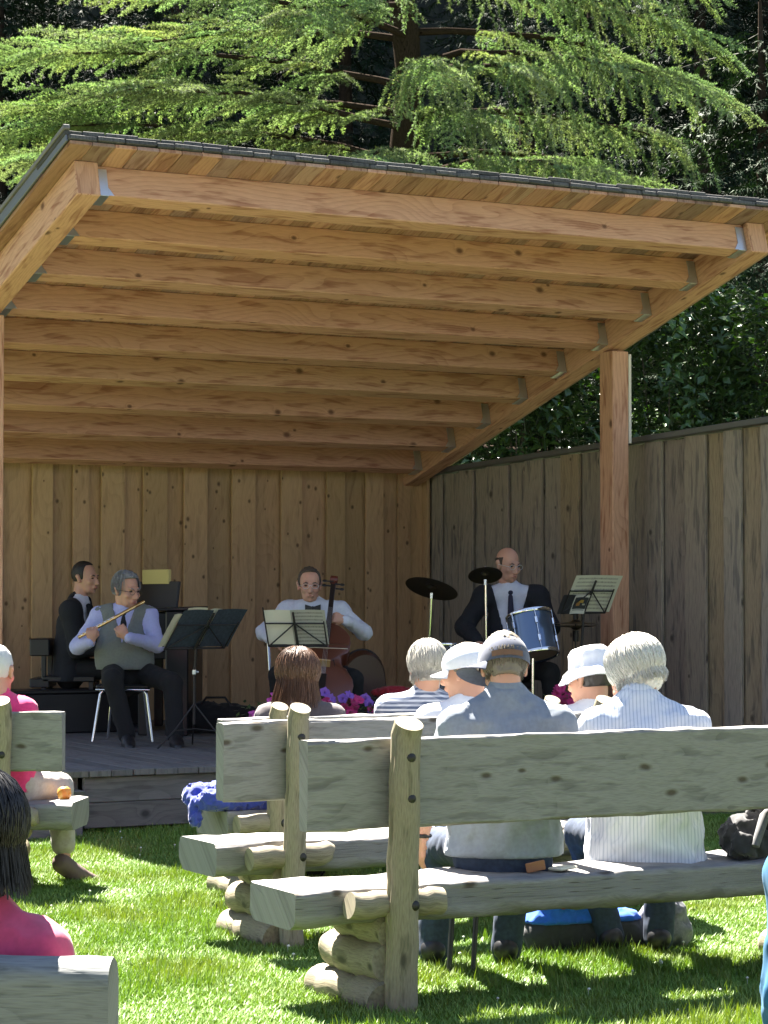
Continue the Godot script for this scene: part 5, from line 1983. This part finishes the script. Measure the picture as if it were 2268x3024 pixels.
func build_cello() -> void:
	var d := V(0.07, 0.755, -0.645).normalized()
	var nrm := (V(0.05, 0.5, 0.86) - d * V(0.05, 0.5, 0.86).dot(d)).normalized()
	var xx := d.cross(nrm).normalized()
	var t := thing("cello", "red-brown cello held between the cellist's knees", "cello", V(-0.44, 0.66, -15.98))
	t.basis = Basis(xx, d, nrm).scaled_local(Vector3.ONE * 0.98)
	var half := [[0.0, 0.0], [0.008, 0.07], [0.03, 0.13], [0.07, 0.18], [0.13, 0.212], [0.2, 0.22], [0.26, 0.208], [0.305, 0.18], [0.33, 0.165], [0.345, 0.16], [0.352, 0.135], [0.39, 0.118], [0.43, 0.115], [0.465, 0.122], [0.482, 0.143], [0.49, 0.158], [0.52, 0.163], [0.58, 0.17], [0.64, 0.16], [0.69, 0.128], [0.73, 0.08], [0.75, 0.03], [0.755, 0.0]]
	var ring := []
	for q in half:
		ring.append(V(q[1], q[0], 0))
	for k in range(half.size() - 2, 0, -1):
		ring.append(V(-half[k][1], half[k][0], 0))
	var c := V(0, 0.36, 0)
	var varnish := mat(lin(0.10, 0.028, 0.014), 0.28)
	varnish.clearcoat_enabled = true
	varnish.clearcoat = 0.5
	var plates := [[1.0, 0.03], [0.97, 0.034], [0.85, 0.042], [0.6, 0.05], [0.3, 0.054], [0.01, 0.055]]
	for side in 2:
		var g := Geo.new()
		var rows := []
		var uvs := []
		for pl in plates:
			var row := []
			var ur := []
			for q in ring:
				var w: Vector3 = c + (q - c) * pl[0]
				row.append(V(w.x, w.y, pl[1] if side == 0 else -0.055 - pl[1]))
				ur.append(Vector2(w.x * 2 + 0.5, w.y))
			if side == 1:
				row.reverse()
				ur.reverse()
			rows.append(row)
			uvs.append(ur)
		g.skin(rows, uvs)
		part(t, "top_plate" if side == 0 else "back_plate", g, varnish)
	var g2 := Geo.new()
	var ra := []
	var rb := []
	var uv := []
	for q in ring:
		ra.append(c + (q - c) * 0.975 + V(0, 0, -0.083))
		rb.append(c + (q - c) * 0.975 + V(0, 0, 0.031))
		uv.append(Vector2(q.x, q.y))
	g2.skin([ra, rb], [uv, uv])
	part(t, "ribs", g2, varnish)
	var ebony := mat(lin(0.012, 0.010, 0.010), 0.3)
	g2 = Geo.new()
	g2.tube([V(0, 0.73, 0.01), V(0, 0.86, 0.03), V(0, 1.02, 0.03), V(0, 1.10, 0.02), V(0, 1.17, -0.01)], [0.026, 0.017, 0.016, 0.02, 0.016], 10)
	g2.lathe([Vector2(0.001, -0.03), Vector2(0.03, -0.026), Vector2(0.03, 0.026), Vector2(0.001, 0.03)], 14, V(0, 1.185, 0.0), Basis(Vector3.BACK, PI / 2))
	part(t, "neck_and_scroll", g2, mat(lin(0.10, 0.02, 0.012), 0.35))
	g2 = Geo.new()
	g2.box(V(0, 0.80, 0.062), V(0.018, 0.28, 0.006), 0.003, 1, Vector2.ZERO, Basis(Vector3.RIGHT, 0.06))
	part(t, "fingerboard", g2, ebony)
	g2 = Geo.new()
	g2.box(V(0, 0.15, 0.07), V(0.024, 0.11, 0.006), 0.004, 1, Vector2.ZERO, Basis(Vector3.RIGHT, -0.05))
	part(t, "tailpiece", g2, ebony)
	g2 = Geo.new()
	g2.box(V(0, 0.335, 0.088), V(0.042, 0.005, 0.04), 0.002)
	part(t, "bridge", g2, mat(lin(0.45, 0.3, 0.14), 0.6))
	for k in 4:
		g2 = Geo.new()
		g2.tube([V(-0.012 + k * 0.008, 0.25, 0.08), V(-0.015 + k * 0.01, 0.335, 0.13), V(-0.009 + k * 0.006, 1.06, 0.05)], [0.0011], 4, false)
		part(t, "string", g2, M.steel)
		g2 = Geo.new()
		var s := 1.0 if k % 2 == 0 else -1.0
		g2.tube([V(0, 1.09 + k * 0.022, 0.015), V(s * 0.055, 1.09 + k * 0.022, 0.015)], [0.006], 6)
		g2.ball(V(s * 0.065, 1.09 + k * 0.022, 0.015), V(0.018, 0.012, 0.006), 6)
		part(t, "peg", g2, ebony)
	for s in [-1.0, 1.0]:
		g2 = Geo.new()
		g2.tube([V(s * 0.058, 0.40, 0.0512), V(s * 0.066, 0.385, 0.0512), V(s * 0.078, 0.33, 0.0485), V(s * 0.092, 0.275, 0.046), V(s * 0.10, 0.262, 0.045)], [0.006, 0.003, 0.004, 0.003, 0.006], 6)
		part(t, "sound_hole", g2, ebony)
	g2 = Geo.new()
	g2.tube([V(0, 0.0, -0.03), V(0, -0.30, -0.06)], [0.006, 0.004], 6)
	part(t, "endpin", g2, M.steel)
	# bow
	t = thing("cello_bow", "cello bow drawn across the strings", "bow", V(-0.74, 1.10, -16.38))
	g2 = Geo.new()
	g2.tube([V(0, 0, 0), V(0.25, -0.012, 0.16), V(0.50, -0.005, 0.33)], [0.006, 0.005, 0.004], 6)
	part(t, "stick", g2, mat(lin(0.10, 0.035, 0.015), 0.35))
	g2 = Geo.new()
	g2.tube([V(0, -0.025, 0), V(0.49, -0.035, 0.325)], [0.003, 0.003], 5)
	part(t, "bow_hair", g2, mat(lin(0.6, 0.56, 0.45), 0.6))
	g2 = Geo.new()
	g2.box(V(0.02, -0.014, 0.012), V(0.025, 0.013, 0.008), 0.003, 0, Vector2.ZERO, Basis(Vector3.UP, -0.58))
	part(t, "frog", g2, M.black)
	# case
	t = thing("cello_case", "brown cello case standing against the back wall", "instrument case", at_floor(-0.165, -17.35), 0.25)
	var brown := mat(lin(0.075, 0.030, 0.02), 0.4)
	g2 = Geo.new()
	var prof := []
	for k in 17:
		var a := PI * k / 16.0
		prof.append(V(cos(a) * 0.16 * (1.0 if cos(a) > 0 else 1.15), 0.42 + sin(a) * 0.21, 0))
	var low := [V(-0.2, 0.2, 0), V(-0.21, 0.0, 0), V(0.2, 0.0, 0), V(0.19, 0.2, 0)]
	var outl := prof + low
	var rows := []
	var uvs := []
	for zz in [[-0.13, 0.9], [-0.1, 0.98], [-0.04, 1.0], [0.04, 1.0], [0.1, 0.98], [0.13, 0.9]]:
		var row := []
		var ur := []
		for q in outl:
			row.append(V(q.x * zz[1], 0.3 + (q.y - 0.3) * zz[1] if q.y > 0.01 else 0.0, zz[0]))
			ur.append(Vector2(q.x, q.y))
		rows.append(row)
		uvs.append(ur)
	g2.skin(rows, uvs)
	g2.cap(rows[0], true)
	g2.cap(rows[-1])
	part(t, "shell", g2, brown)
	g2 = Geo.new()
	var rim := []
	for q in outl:
		rim.append(V(q.x * 1.012, 0.3 + (q.y - 0.3) * 1.012 if q.y > 0.01 else 0.004, 0.03))
	rim.append(rim[0])
	g2.tube(rim, [0.009], 6, false)
	part(t, "rim_seam", g2, M.black)
	g2 = Geo.new()
	g2.box(V(0.12, 0.19, 0.135), V(0.012, 0.02, 0.006), 0.002)
	g2.box(V(0.125, 0.16, 0.14), V(0.005, 0.02, 0.004), 0.001)
	part(t, "latch", g2, M.chrome)
	g2 = Geo.new()
	g2.tube([V(0.2, 0.2, 0.05), V(0.245, 0.185, 0.05), V(0.245, 0.11, 0.05), V(0.2, 0.09, 0.05)], [0.014], 7)
	part(t, "handle", g2, M.black)


func drum(label: String, at: Vector3, B: Basis, r: float, h: float, shell: Material, lugs: int) -> Node3D:
	var t := thing("drum", label, "drum", at)
	t.basis = B
	var g := Geo.new()
	g.lathe([Vector2(r, -h / 2), Vector2(r, h / 2)], 36)
	part(t, "shell", g, shell)
	for s in [-1.0, 1.0]:
		g = Geo.new()
		var y0: float = s * h / 2
		g.lathe([Vector2(r + 0.002, y0 - 0.012), Vector2(r + 0.011, y0 - 0.012), Vector2(r + 0.012, y0 + 0.010), Vector2(r + 0.007, y0 + 0.014), Vector2(r + 0.001, y0 + 0.008)], 36)
		part(t, "hoop", g, M.chrome)
		g = Geo.new()
		g.lathe([Vector2(r, y0 - s * 0.001), Vector2(0.001, y0 + s * 0.001)] if s > 0 else [Vector2(0.001, y0 - 0.001), Vector2(r, y0 + 0.001)], 36)
		part(t, "drum_head", g, mat(lin(0.16, 0.11, 0.08) if s < 0 else lin(0.6, 0.6, 0.58), 0.6))
	for k in lugs:
		var a := TAU * k / lugs + 0.3
		g = Geo.new()
		var c := V(cos(a) * (r + 0.012), 0, sin(a) * (r + 0.012))
		var bb := Basis(Vector3.UP, -a)
		g.box(c + V(0, h * 0.22, 0), V(0.009, 0.026, 0.010), 0.004, 0, Vector2.ZERO, bb)
		g.box(c - V(0, h * 0.22, 0), V(0.009, 0.026, 0.010), 0.004, 0, Vector2.ZERO, bb)
		g.tube([c - V(0, h / 2, 0), c + V(0, h / 2, 0)], [0.0035], 5)
		part(t, "lug", g, M.chrome)
	return t


func cymbal(label: String, at: Vector3, floor_at: Vector3, B: Basis, r: float) -> void:
	var t := thing("cymbal_stand", label, "cymbal", floor_at)
	var o := at - floor_at
	var g := Geo.new()
	g.tube([V(0, 0.12, 0), V(0, o.y * 0.55, 0), V(0, o.y * 0.551, 0), V(o.x, o.y - 0.03, o.z)], [0.013, 0.013, 0.0095, 0.0095], 8)
	part(t, "tube", g, M.chrome)
	g = Geo.new()
	g.tube([V(0, o.y * 0.56, 0), V(0, o.y * 0.6, 0)], [0.018], 8)
	g.tube([V(-0.03, o.y * 0.58, 0.01), V(0.03, o.y * 0.58, 0.01)], [0.006], 6)
	g.tube([V(o.x, o.y - 0.07, o.z), V(o.x, o.y - 0.03, o.z)], [0.013], 8)
	part(t, "clamp", g, M.chrome)
	for k in 3:
		var a := TAU * k / 3.0 + 0.9
		g = Geo.new()
		g.tube([V(0, 0.3, 0), V(cos(a) * 0.27, 0.012, sin(a) * 0.27)], [0.009], 6)
		part(t, "leg", g, M.chrome)
	g = Geo.new()
	var pr := [Vector2(r, 0.0), Vector2(r * 0.7, 0.009), Vector2(r * 0.3, 0.016), Vector2(r * 0.22, 0.019), Vector2(r * 0.16, 0.03), Vector2(r * 0.06, 0.036), Vector2(0.006, 0.037)]
	g.lathe(pr, 44, o, B)
	var un := []
	for q in pr:
		un.push_front(q - Vector2(0, 0.0025))
	g.lathe(un, 44, o, B)
	part(t, "cymbal", g, M.bronze)
	g = Geo.new()
	g.tube([o + B * V(0, 0.02, 0), o + B * V(0, 0.075, 0)], [0.006], 6)
	g.ball(o + B * V(0, 0.05, 0), V(0.013, 0.009, 0.013), 6)
	part(t, "wing_nut", g, M.chrome)


func build_drums() -> void:
	var blue := mat(lin(0.10, 0.15, 0.24), 0.16, 0.65)
	blue.clearcoat_enabled = true
	blue.clearcoat = 0.8
	var navy := mat(lin(0.012, 0.016, 0.035), 0.2)
	drum("blue rack tom tilted towards the drummer", V(1.064, 1.143, -16.75), Basis(Vector3.BACK, 0.17) * Basis(Vector3.RIGHT, -0.30), 0.158, 0.30, blue, 6)
	drum("dark snare drum with a chrome hoop under the large cymbal", V(0.40, 1.00, -16.9), Basis(Vector3.RIGHT, -0.05), 0.16, 0.14, navy, 8)
	drum("black bass drum standing on edge behind the audience heads", V(0.66, 0.67, -16.85), Basis(Vector3.UP, 0.25) * Basis(Vector3.RIGHT, PI / 2), 0.255, 0.36, navy, 8)
	# small stands so that nothing hangs in the air
	for p in [[1.064, -16.75, 0.98, "chrome stand under the blue tom"], [0.40, -16.9, 0.92, "chrome stand under the dark snare drum"]]:
		var t := thing("drum_stand", p[3], "stand", at_floor(p[0], p[1]))
		var g := Geo.new()
		g.tube([V(0, 0.1, 0), V(0, p[2] - 0.395, 0)], [0.012], 8)
		part(t, "column", g, M.chrome)
		for k in 3:
			var a := TAU * k / 3.0
			g = Geo.new()
			g.tube([V(0, 0.2, 0), V(cos(a) * 0.22, 0.01, sin(a) * 0.22)], [0.009], 6)
			part(t, "leg", g, M.chrome)
	cymbal("large dark cymbal tilted on the leftmost chrome stand", V(0.345, 1.478, -16.95), at_floor(0.325, -17.0), Basis(Vector3.BACK, -0.26) * Basis(Vector3.RIGHT, -0.36), 0.195)
	cymbal("smaller cymbal on the stand right before the drummer's shoulder", V(0.735, 1.575, -16.95), at_floor(0.745, -16.98), Basis(Vector3.BACK, 0.05) * Basis(Vector3.RIGHT, -0.50), 0.125)
	# hi-hat
	var t := thing("hi_hat", "pair of hi-hat cymbals on a black and chrome stand below the white music", "hi-hat", at_floor(1.393, -17.0))
	var g := Geo.new()
	g.tube([V(0, 0.05, 0), V(0, 0.62, 0)], [0.014], 8)
	part(t, "tube", g, M.chrome)
	g = Geo.new()
	g.tube([V(0, 0.62, 0), V(0, 0.98, 0)], [0.005], 6)
	g.tube([V(0, 0.70, 0), V(0, 0.78, 0)], [0.022], 8)
	g.tube([V(0, 0.86, 0), V(0, 0.92, 0)], [0.018], 8)
	g.tube([V(-0.04, 0.9, 0), V(0.02, 0.9, 0)], [0.007], 6)
	part(t, "clutch", g, M.iron)
	for s in [-1.0, 1.0]:
		g = Geo.new()
		var yc: float = 0.822 + s * 0.006
		var pr := [Vector2(0.16, yc), Vector2(0.1, yc + s * 0.01), Vector2(0.04, yc + s * 0.016), Vector2(0.025, yc + s * 0.03), Vector2(0.004, yc + s * 0.034)]
		if s < 0:
			pr.reverse()
		g.lathe(pr, 36)
		part(t, "cymbal", g, M.bronze)
	for k in 3:
		var a := TAU * k / 3.0
		g = Geo.new()
		g.tube([V(0, 0.28, 0), V(cos(a) * 0.24, 0.01, sin(a) * 0.24)], [0.009], 6)
		part(t, "leg", g, M.chrome)
	g = Geo.new()
	sdf(g, [[V(-0.1, 0.0, 0), V(0.1, 0.0, 0), 0.05, 0.06, V(1, 0.6, 1)], [V(-0.04, 0.01, 0.02), V(0.05, 0.015, 0), 0.05, 0.05, V(1, 0.7, 1)]], 0.012, 0.02, [], 0.01, 10.0, 2)
	var st := thing("case_stand", "dark box with a red cloth on it between cello case and drums", "box", at_floor(0.06, -16.75))
	var g3 := Geo.new()
	g3.box(V(0, 0.15, 0), V(0.14, 0.15, 0.12), 0.008)
	part(st, "box_body", g3, M.black)
	g3 = Geo.new()
	g3.box(V(0, 0.306, 0), V(0.143, 0.006, 0.123), 0.003)
	part(st, "box_lid", g3, M.black)
	var rc := part(self, "red_cloth", g, cloth(0.30, 0.012, 0.025, 0.15))
	rc.position = V(0.06, 0.735, -16.75)
	tag(rc, "crumpled red cloth left of the drums", "cloth")


# ---------------------------------------------------------------- flowers
func planter(label: String, at: Vector3, w: float, n: int, sd: int, tones: Array) -> void:
	rng.seed = sd
	var t := thing("flower_box", label, "flower box", at, YAW, "petunia boxes on the stage")
	var g := Geo.new()
	g.box(V(0, 0.12, 0), V(w / 2, 0.12, 0.085), 0.008)
	part(t, "trough", g, mat(lin(0.06, 0.035, 0.025), 0.8))
	g = Geo.new()
	for k in n * 9:
		var o := V(rng.randf_range(-w / 2, w / 2), rng.randf_range(0.22, 0.36), rng.randf_range(-0.1, 0.12))
		var a := rng.randf() * TAU
		var d := V(cos(a), rng.randf_range(-0.4, 0.6), sin(a)).normalized()
		var s := d.cross(Vector3.UP).normalized() * 0.012
		g.quad(o, o + d * 0.025 + s, o + d * 0.055, o + d * 0.025 - s)
	part(t, "leaves", g, M.leaf)
	for k in n:
		g = Geo.new()
		var o := V(rng.randf_range(-w / 2, w / 2), rng.randf_range(0.27, 0.42), rng.randf_range(-0.06, 0.14))
		var B := Basis(Vector3.RIGHT, rng.randf_range(0.5, 1.4)) * Basis(Vector3.BACK, rng.randf_range(-0.6, 0.6))
		var rows := []
		var uvs := []
		for q in [[0.003, -0.03], [0.007, -0.008], [0.02, 0.002], [0.034, 0.0]]:
			var row := []
			var ur := []
			for j in 15:
				var a := -TAU * j / 15.0
				var rr: float = q[0] * (1.0 + (0.13 * cos(a * 5) if q[0] > 0.015 else 0.0))
				row.append(o + B * V(cos(a) * rr, q[1] + (0.006 * sin(a * 7 + k) if q[0] > 0.03 else 0.0), sin(a) * rr))
				ur.append(Vector2(j / 15.0, q[0]))
			rows.append(row)
			uvs.append(ur)
		g.skin(rows, uvs)
		part(t, "petunia", g, tones[rng.randi() % tones.size()])


func build_flowers() -> void:
	var f := func(r, g, b):
		var m := mat(lin(r, g, b), 0.7)
		m.backlight_enabled = true
		m.backlight = Color(0.5, 0.4, 0.5)
		return m
	var pinkm: Material = f.call(0.50, 0.06, 0.36)
	var mag: Material = f.call(0.45, 0.02, 0.14)
	var vio: Material = f.call(0.19, 0.08, 0.42)
	planter("pink petunias at the stage edge left of the brown-haired woman", at_floor(-0.80, -14.75), 0.22, 9, 31, [pinkm])
	planter("crimson and violet petunias right of the brown-haired woman", at_floor(-0.215, -15.05), 0.34, 22, 32, [mag, mag, vio])
	planter("dark crimson petunias beside the white bucket hat", at_floor(1.26, -15.85), 0.30, 26, 33, [mag, mag, vio])


# ---------------------------------------------------------------- things left on benches and grass
func build_belongings() -> void:
	var g := Geo.new()
	g.lathe([Vector2(0.001, 0.004), Vector2(0.016, 0.0), Vector2(0.03, 0.012), Vector2(0.036, 0.034), Vector2(0.031, 0.056), Vector2(0.016, 0.066), Vector2(0.006, 0.062), Vector2(0.001, 0.058)], 20)
	var im := Image.create(64, 64, false, Image.FORMAT_RGB8)
	var n := noise(8, 0.05, 2)
	for y in 64:
		for x in 64:
			var k := clampf(n.get_noise_2d(x, y) * 1.6 + 0.4, 0, 1)
			im.set_pixel(x, y, lin(0.62, lerpf(0.20, 0.34, k), lerpf(0.03, 0.07, k)))
	var fm := mat(Color.WHITE, 0.35)
	fm.albedo_texture = ImageTexture.create_from_image(im)
	var t := thing("apple", "orange-red apple lying on the end of the left bench", "fruit", V(-1.575, 0.428, -11.55))
	part(t, "fruit_body", g, fm)
	g = Geo.new()
	g.tube([V(0, 0.058, 0), V(0.004, 0.075, 0)], [0.0015], 5)
	part(t, "stalk", g, M.bark)
	# blue jacket rolled up on the third bench
	t = thing("blue_jacket", "bundled royal blue jacket on the left end of the third bench", "jacket", V(-0.80, 0.425, -11.02), YAW)
	g = Geo.new()
	sdf(g, [[V(-0.08, 0.07, -0.03), V(0.25, 0.065, 0.0), 0.06, 0.055], [V(-0.06, 0.06, 0.09), V(0.22, 0.05, 0.1), 0.05, 0.05], [V(-0.1, 0.035, 0.03), V(-0.12, -0.035, 0.06), 0.04, 0.03], [V(0.0, 0.1, 0.02), V(0.16, 0.1, 0.03), 0.04, 0.035]], 0.011, 0.025, [], 0.02, 13.0, 8)
	part(t, "jacket_body", g, cloth(0.03, 0.05, 0.30, 0.15, 0.6))
	# black rucksack on the near bench
	t = thing("black_rucksack", "slumped black and grey rucksack at the right end of the nearest bench", "rucksack", V(1.42, 0.43, -9.03), YAW)
	g = Geo.new()
	sdf(g, [[V(-0.05, 0.08, 0), V(0.3, 0.09, 0), 0.09, 0.11, V(1, 0.95, 1)], [V(0.05, 0.15, -0.02), V(0.3, 0.17, 0), 0.06, 0.08], [V(-0.1, 0.05, 0.06), V(0.25, 0.05, 0.08), 0.045, 0.05]], 0.013, 0.03, [], 0.022, 9.0, 12)
	part(t, "bag_body", g, cloth(0.022, 0.022, 0.026, 0.3, 0.4))
	for k in 2:
		g = Geo.new()
		g.tube([V(-0.08 + k * 0.2, 0.06, 0.12), V(-0.02 + k * 0.2, 0.17, 0.10), V(0.1 + k * 0.18, 0.22, 0.04), V(0.22 + k * 0.1, 0.2, -0.03)], [0.016, 0.02, 0.018, 0.014], 7)
		part(t, "strap", g, cloth(0.10, 0.10, 0.105, 0.2))
	g = Geo.new()
	g.box(V(0.05, 0.235, -0.02), V(0.09, 0.012, 0.04), 0.006, 0, Vector2.ZERO, Basis(Vector3.BACK, 0.05))
	part(t, "pale_flap", g, cloth(0.55, 0.55, 0.55, 0.1))
	# bright blue rucksack on the grass
	t = thing("blue_rucksack", "bright blue and black rucksack on the grass under the nearest bench", "rucksack", V(0.74, 0, -9.42), 0.35)
	g = Geo.new()
	sdf(g, [[V(-0.1, 0.1, 0), V(0.24, 0.1, 0.02), 0.1, 0.08], [V(-0.06, 0.2, 0), V(0.08, 0.2, 0), 0.09, 0.08]], 0.013, 0.03, [keep_above(0.13)], 0.008, 8.0, 4)
	part(t, "lid", g, cloth(0.010, 0.10, 0.50, 0.12, 0.3))
	g = Geo.new()
	sdf(g, [[V(-0.1, 0.085, 0), V(0.24, 0.08, 0.02), 0.092, 0.078]], 0.013, 0.03, [], 0.008, 8.0, 4)
	part(t, "bag_body", g, cloth(0.02, 0.022, 0.026, 0.2))
	g = Geo.new()
	g.ball(V(-0.06, 0.21, 0.088), V(0.022, 0.016, 0.006), 6)
	part(t, "badge", g, mat(lin(0.25, 0.03, 0.03), 0.6))
	# mesh bag
	t = thing("mesh_bag", "grey net bag standing on the grass beside the dark trousers", "bag", V(1.13, 0, -9.55), 0.3)
	g = Geo.new()
	sdf(g, [[V(-0.06, 0.07, 0), V(0.06, 0.07, 0), 0.07, 0.07], [V(-0.05, 0.14, 0), V(0.05, 0.15, 0), 0.05, 0.055]], 0.012, 0.03, [], 0.01, 9.0, 2)
	part(t, "bag_body", g, cloth(0.12, 0.125, 0.15, 0.3))
	g = Geo.new()
	g.tube([V(-0.05, 0.21, 0), V(-0.04, 0.3, 0), V(0.04, 0.3, 0), V(0.05, 0.21, 0)], [0.008], 6)
	part(t, "handle", g, M.black)
	# walking poles leaning by the bench
	for k in 2:
		t = thing("walking_pole", ["black walking pole with a red band under the nearest bench", "black walking pole right of the one with the red band"][k], "walking pole", V(0.235 + k * 0.09, 0, -8.85), 0, "walking poles")
		g = Geo.new()
		g.tube([V(0, 0, 0), V(0.01, 0.02, 0), V(0.03, 0.34, -0.05), V(0.035, 0.42, -0.06)], [0.004, 0.010, 0.011, 0.010], 8)
		part(t, "shaft", g, M.gloss_black)
		g = Geo.new()
		g.tube([V(0.028, 0.30, -0.045), V(0.031, 0.335, -0.05)], [0.0135], 8)
		part(t, "band", g, mat(lin(0.45, 0.03, 0.03), 0.5) if k == 0 else M.steel)
		g = Geo.new()
		g.tube([V(0.035, 0.42, -0.06), V(0.045, 0.56, -0.08)], [0.014, 0.012], 8)
		part(t, "grip", g, M.black)
	# paper on the seat
	g = Geo.new()
	g.box(V(0, 0.006, 0), V(0.055, 0.005, 0.03), 0.004)
	var o := part(self, "folded_paper", g, M.paper)
	o.position = V(0.655, 0.436, -8.60)
	o.rotation.y = 0.9
	tag(o, "folded white paper on the seat between the two near sitters", "paper")


func _ready() -> void:
	# camera
	var cam := Camera3D.new()
	cam.name = "camera"
	cam.position = V(0, 1.45, 0)
	cam.rotation.x = 0.03448
	cam.fov = 24.72
	cam.far = 500.0
	cam.near = 0.05
	add_child(cam)
	cam.current = true
	# sky, sun and exposure
	var env := Environment.new()
	env.background_mode = Environment.BG_SKY
	var sky := Sky.new()
	var sm := ProceduralSkyMaterial.new()
	sm.sky_top_color = Color(0.40, 0.48, 0.62)
	sm.sky_horizon_color = Color(0.74, 0.78, 0.82)
	sm.sky_curve = 0.18
	sm.ground_horizon_color = Color(0.40, 0.45, 0.40)
	sm.ground_bottom_color = Color(0.16, 0.18, 0.12)
	sm.sun_angle_max = 12.0
	sky.sky_material = sm
	env.sky = sky
	env.background_energy_multiplier = 0.3
	env.tonemap_mode = Environment.TONE_MAPPER_LINEAR
	env.tonemap_exposure = 9.5
	env.sdfgi_enabled = true
	env.ssao_enabled = true
	env.ssil_enabled = true
	var we := WorldEnvironment.new()
	we.name = "world_environment"
	we.environment = env
	add_child(we)
	var sun := DirectionalLight3D.new()
	sun.name = "sun"
	sun.light_energy = 1.6
	sun.light_color = Color(1.0, 0.97, 0.92)
	sun.light_angular_distance = 0.5
	sun.shadow_enabled = true
	add_child(sun)
	sun.look_at_from_position(V(-1.4, 4.24, -2.6) * 5, Vector3.ZERO)

	make_materials()
	print("materials ", Time.get_ticks_msec())
	build_ground()
	print("ground ", Time.get_ticks_msec())
	build_pavilion()
	build_stage()
	build_fence()
	build_benches()
	build_larch()
	build_forest()
	build_shrubs()
	print("trees ", Time.get_ticks_msec())
	build_players()
	print("players ", Time.get_ticks_msec())
	build_audience()
	print("audience ", Time.get_ticks_msec())
	build_stands()
	build_piano()
	build_seats()
	build_cello()
	build_drums()
	build_flowers()
	build_belongings()
	print("structure ", Time.get_ticks_msec())
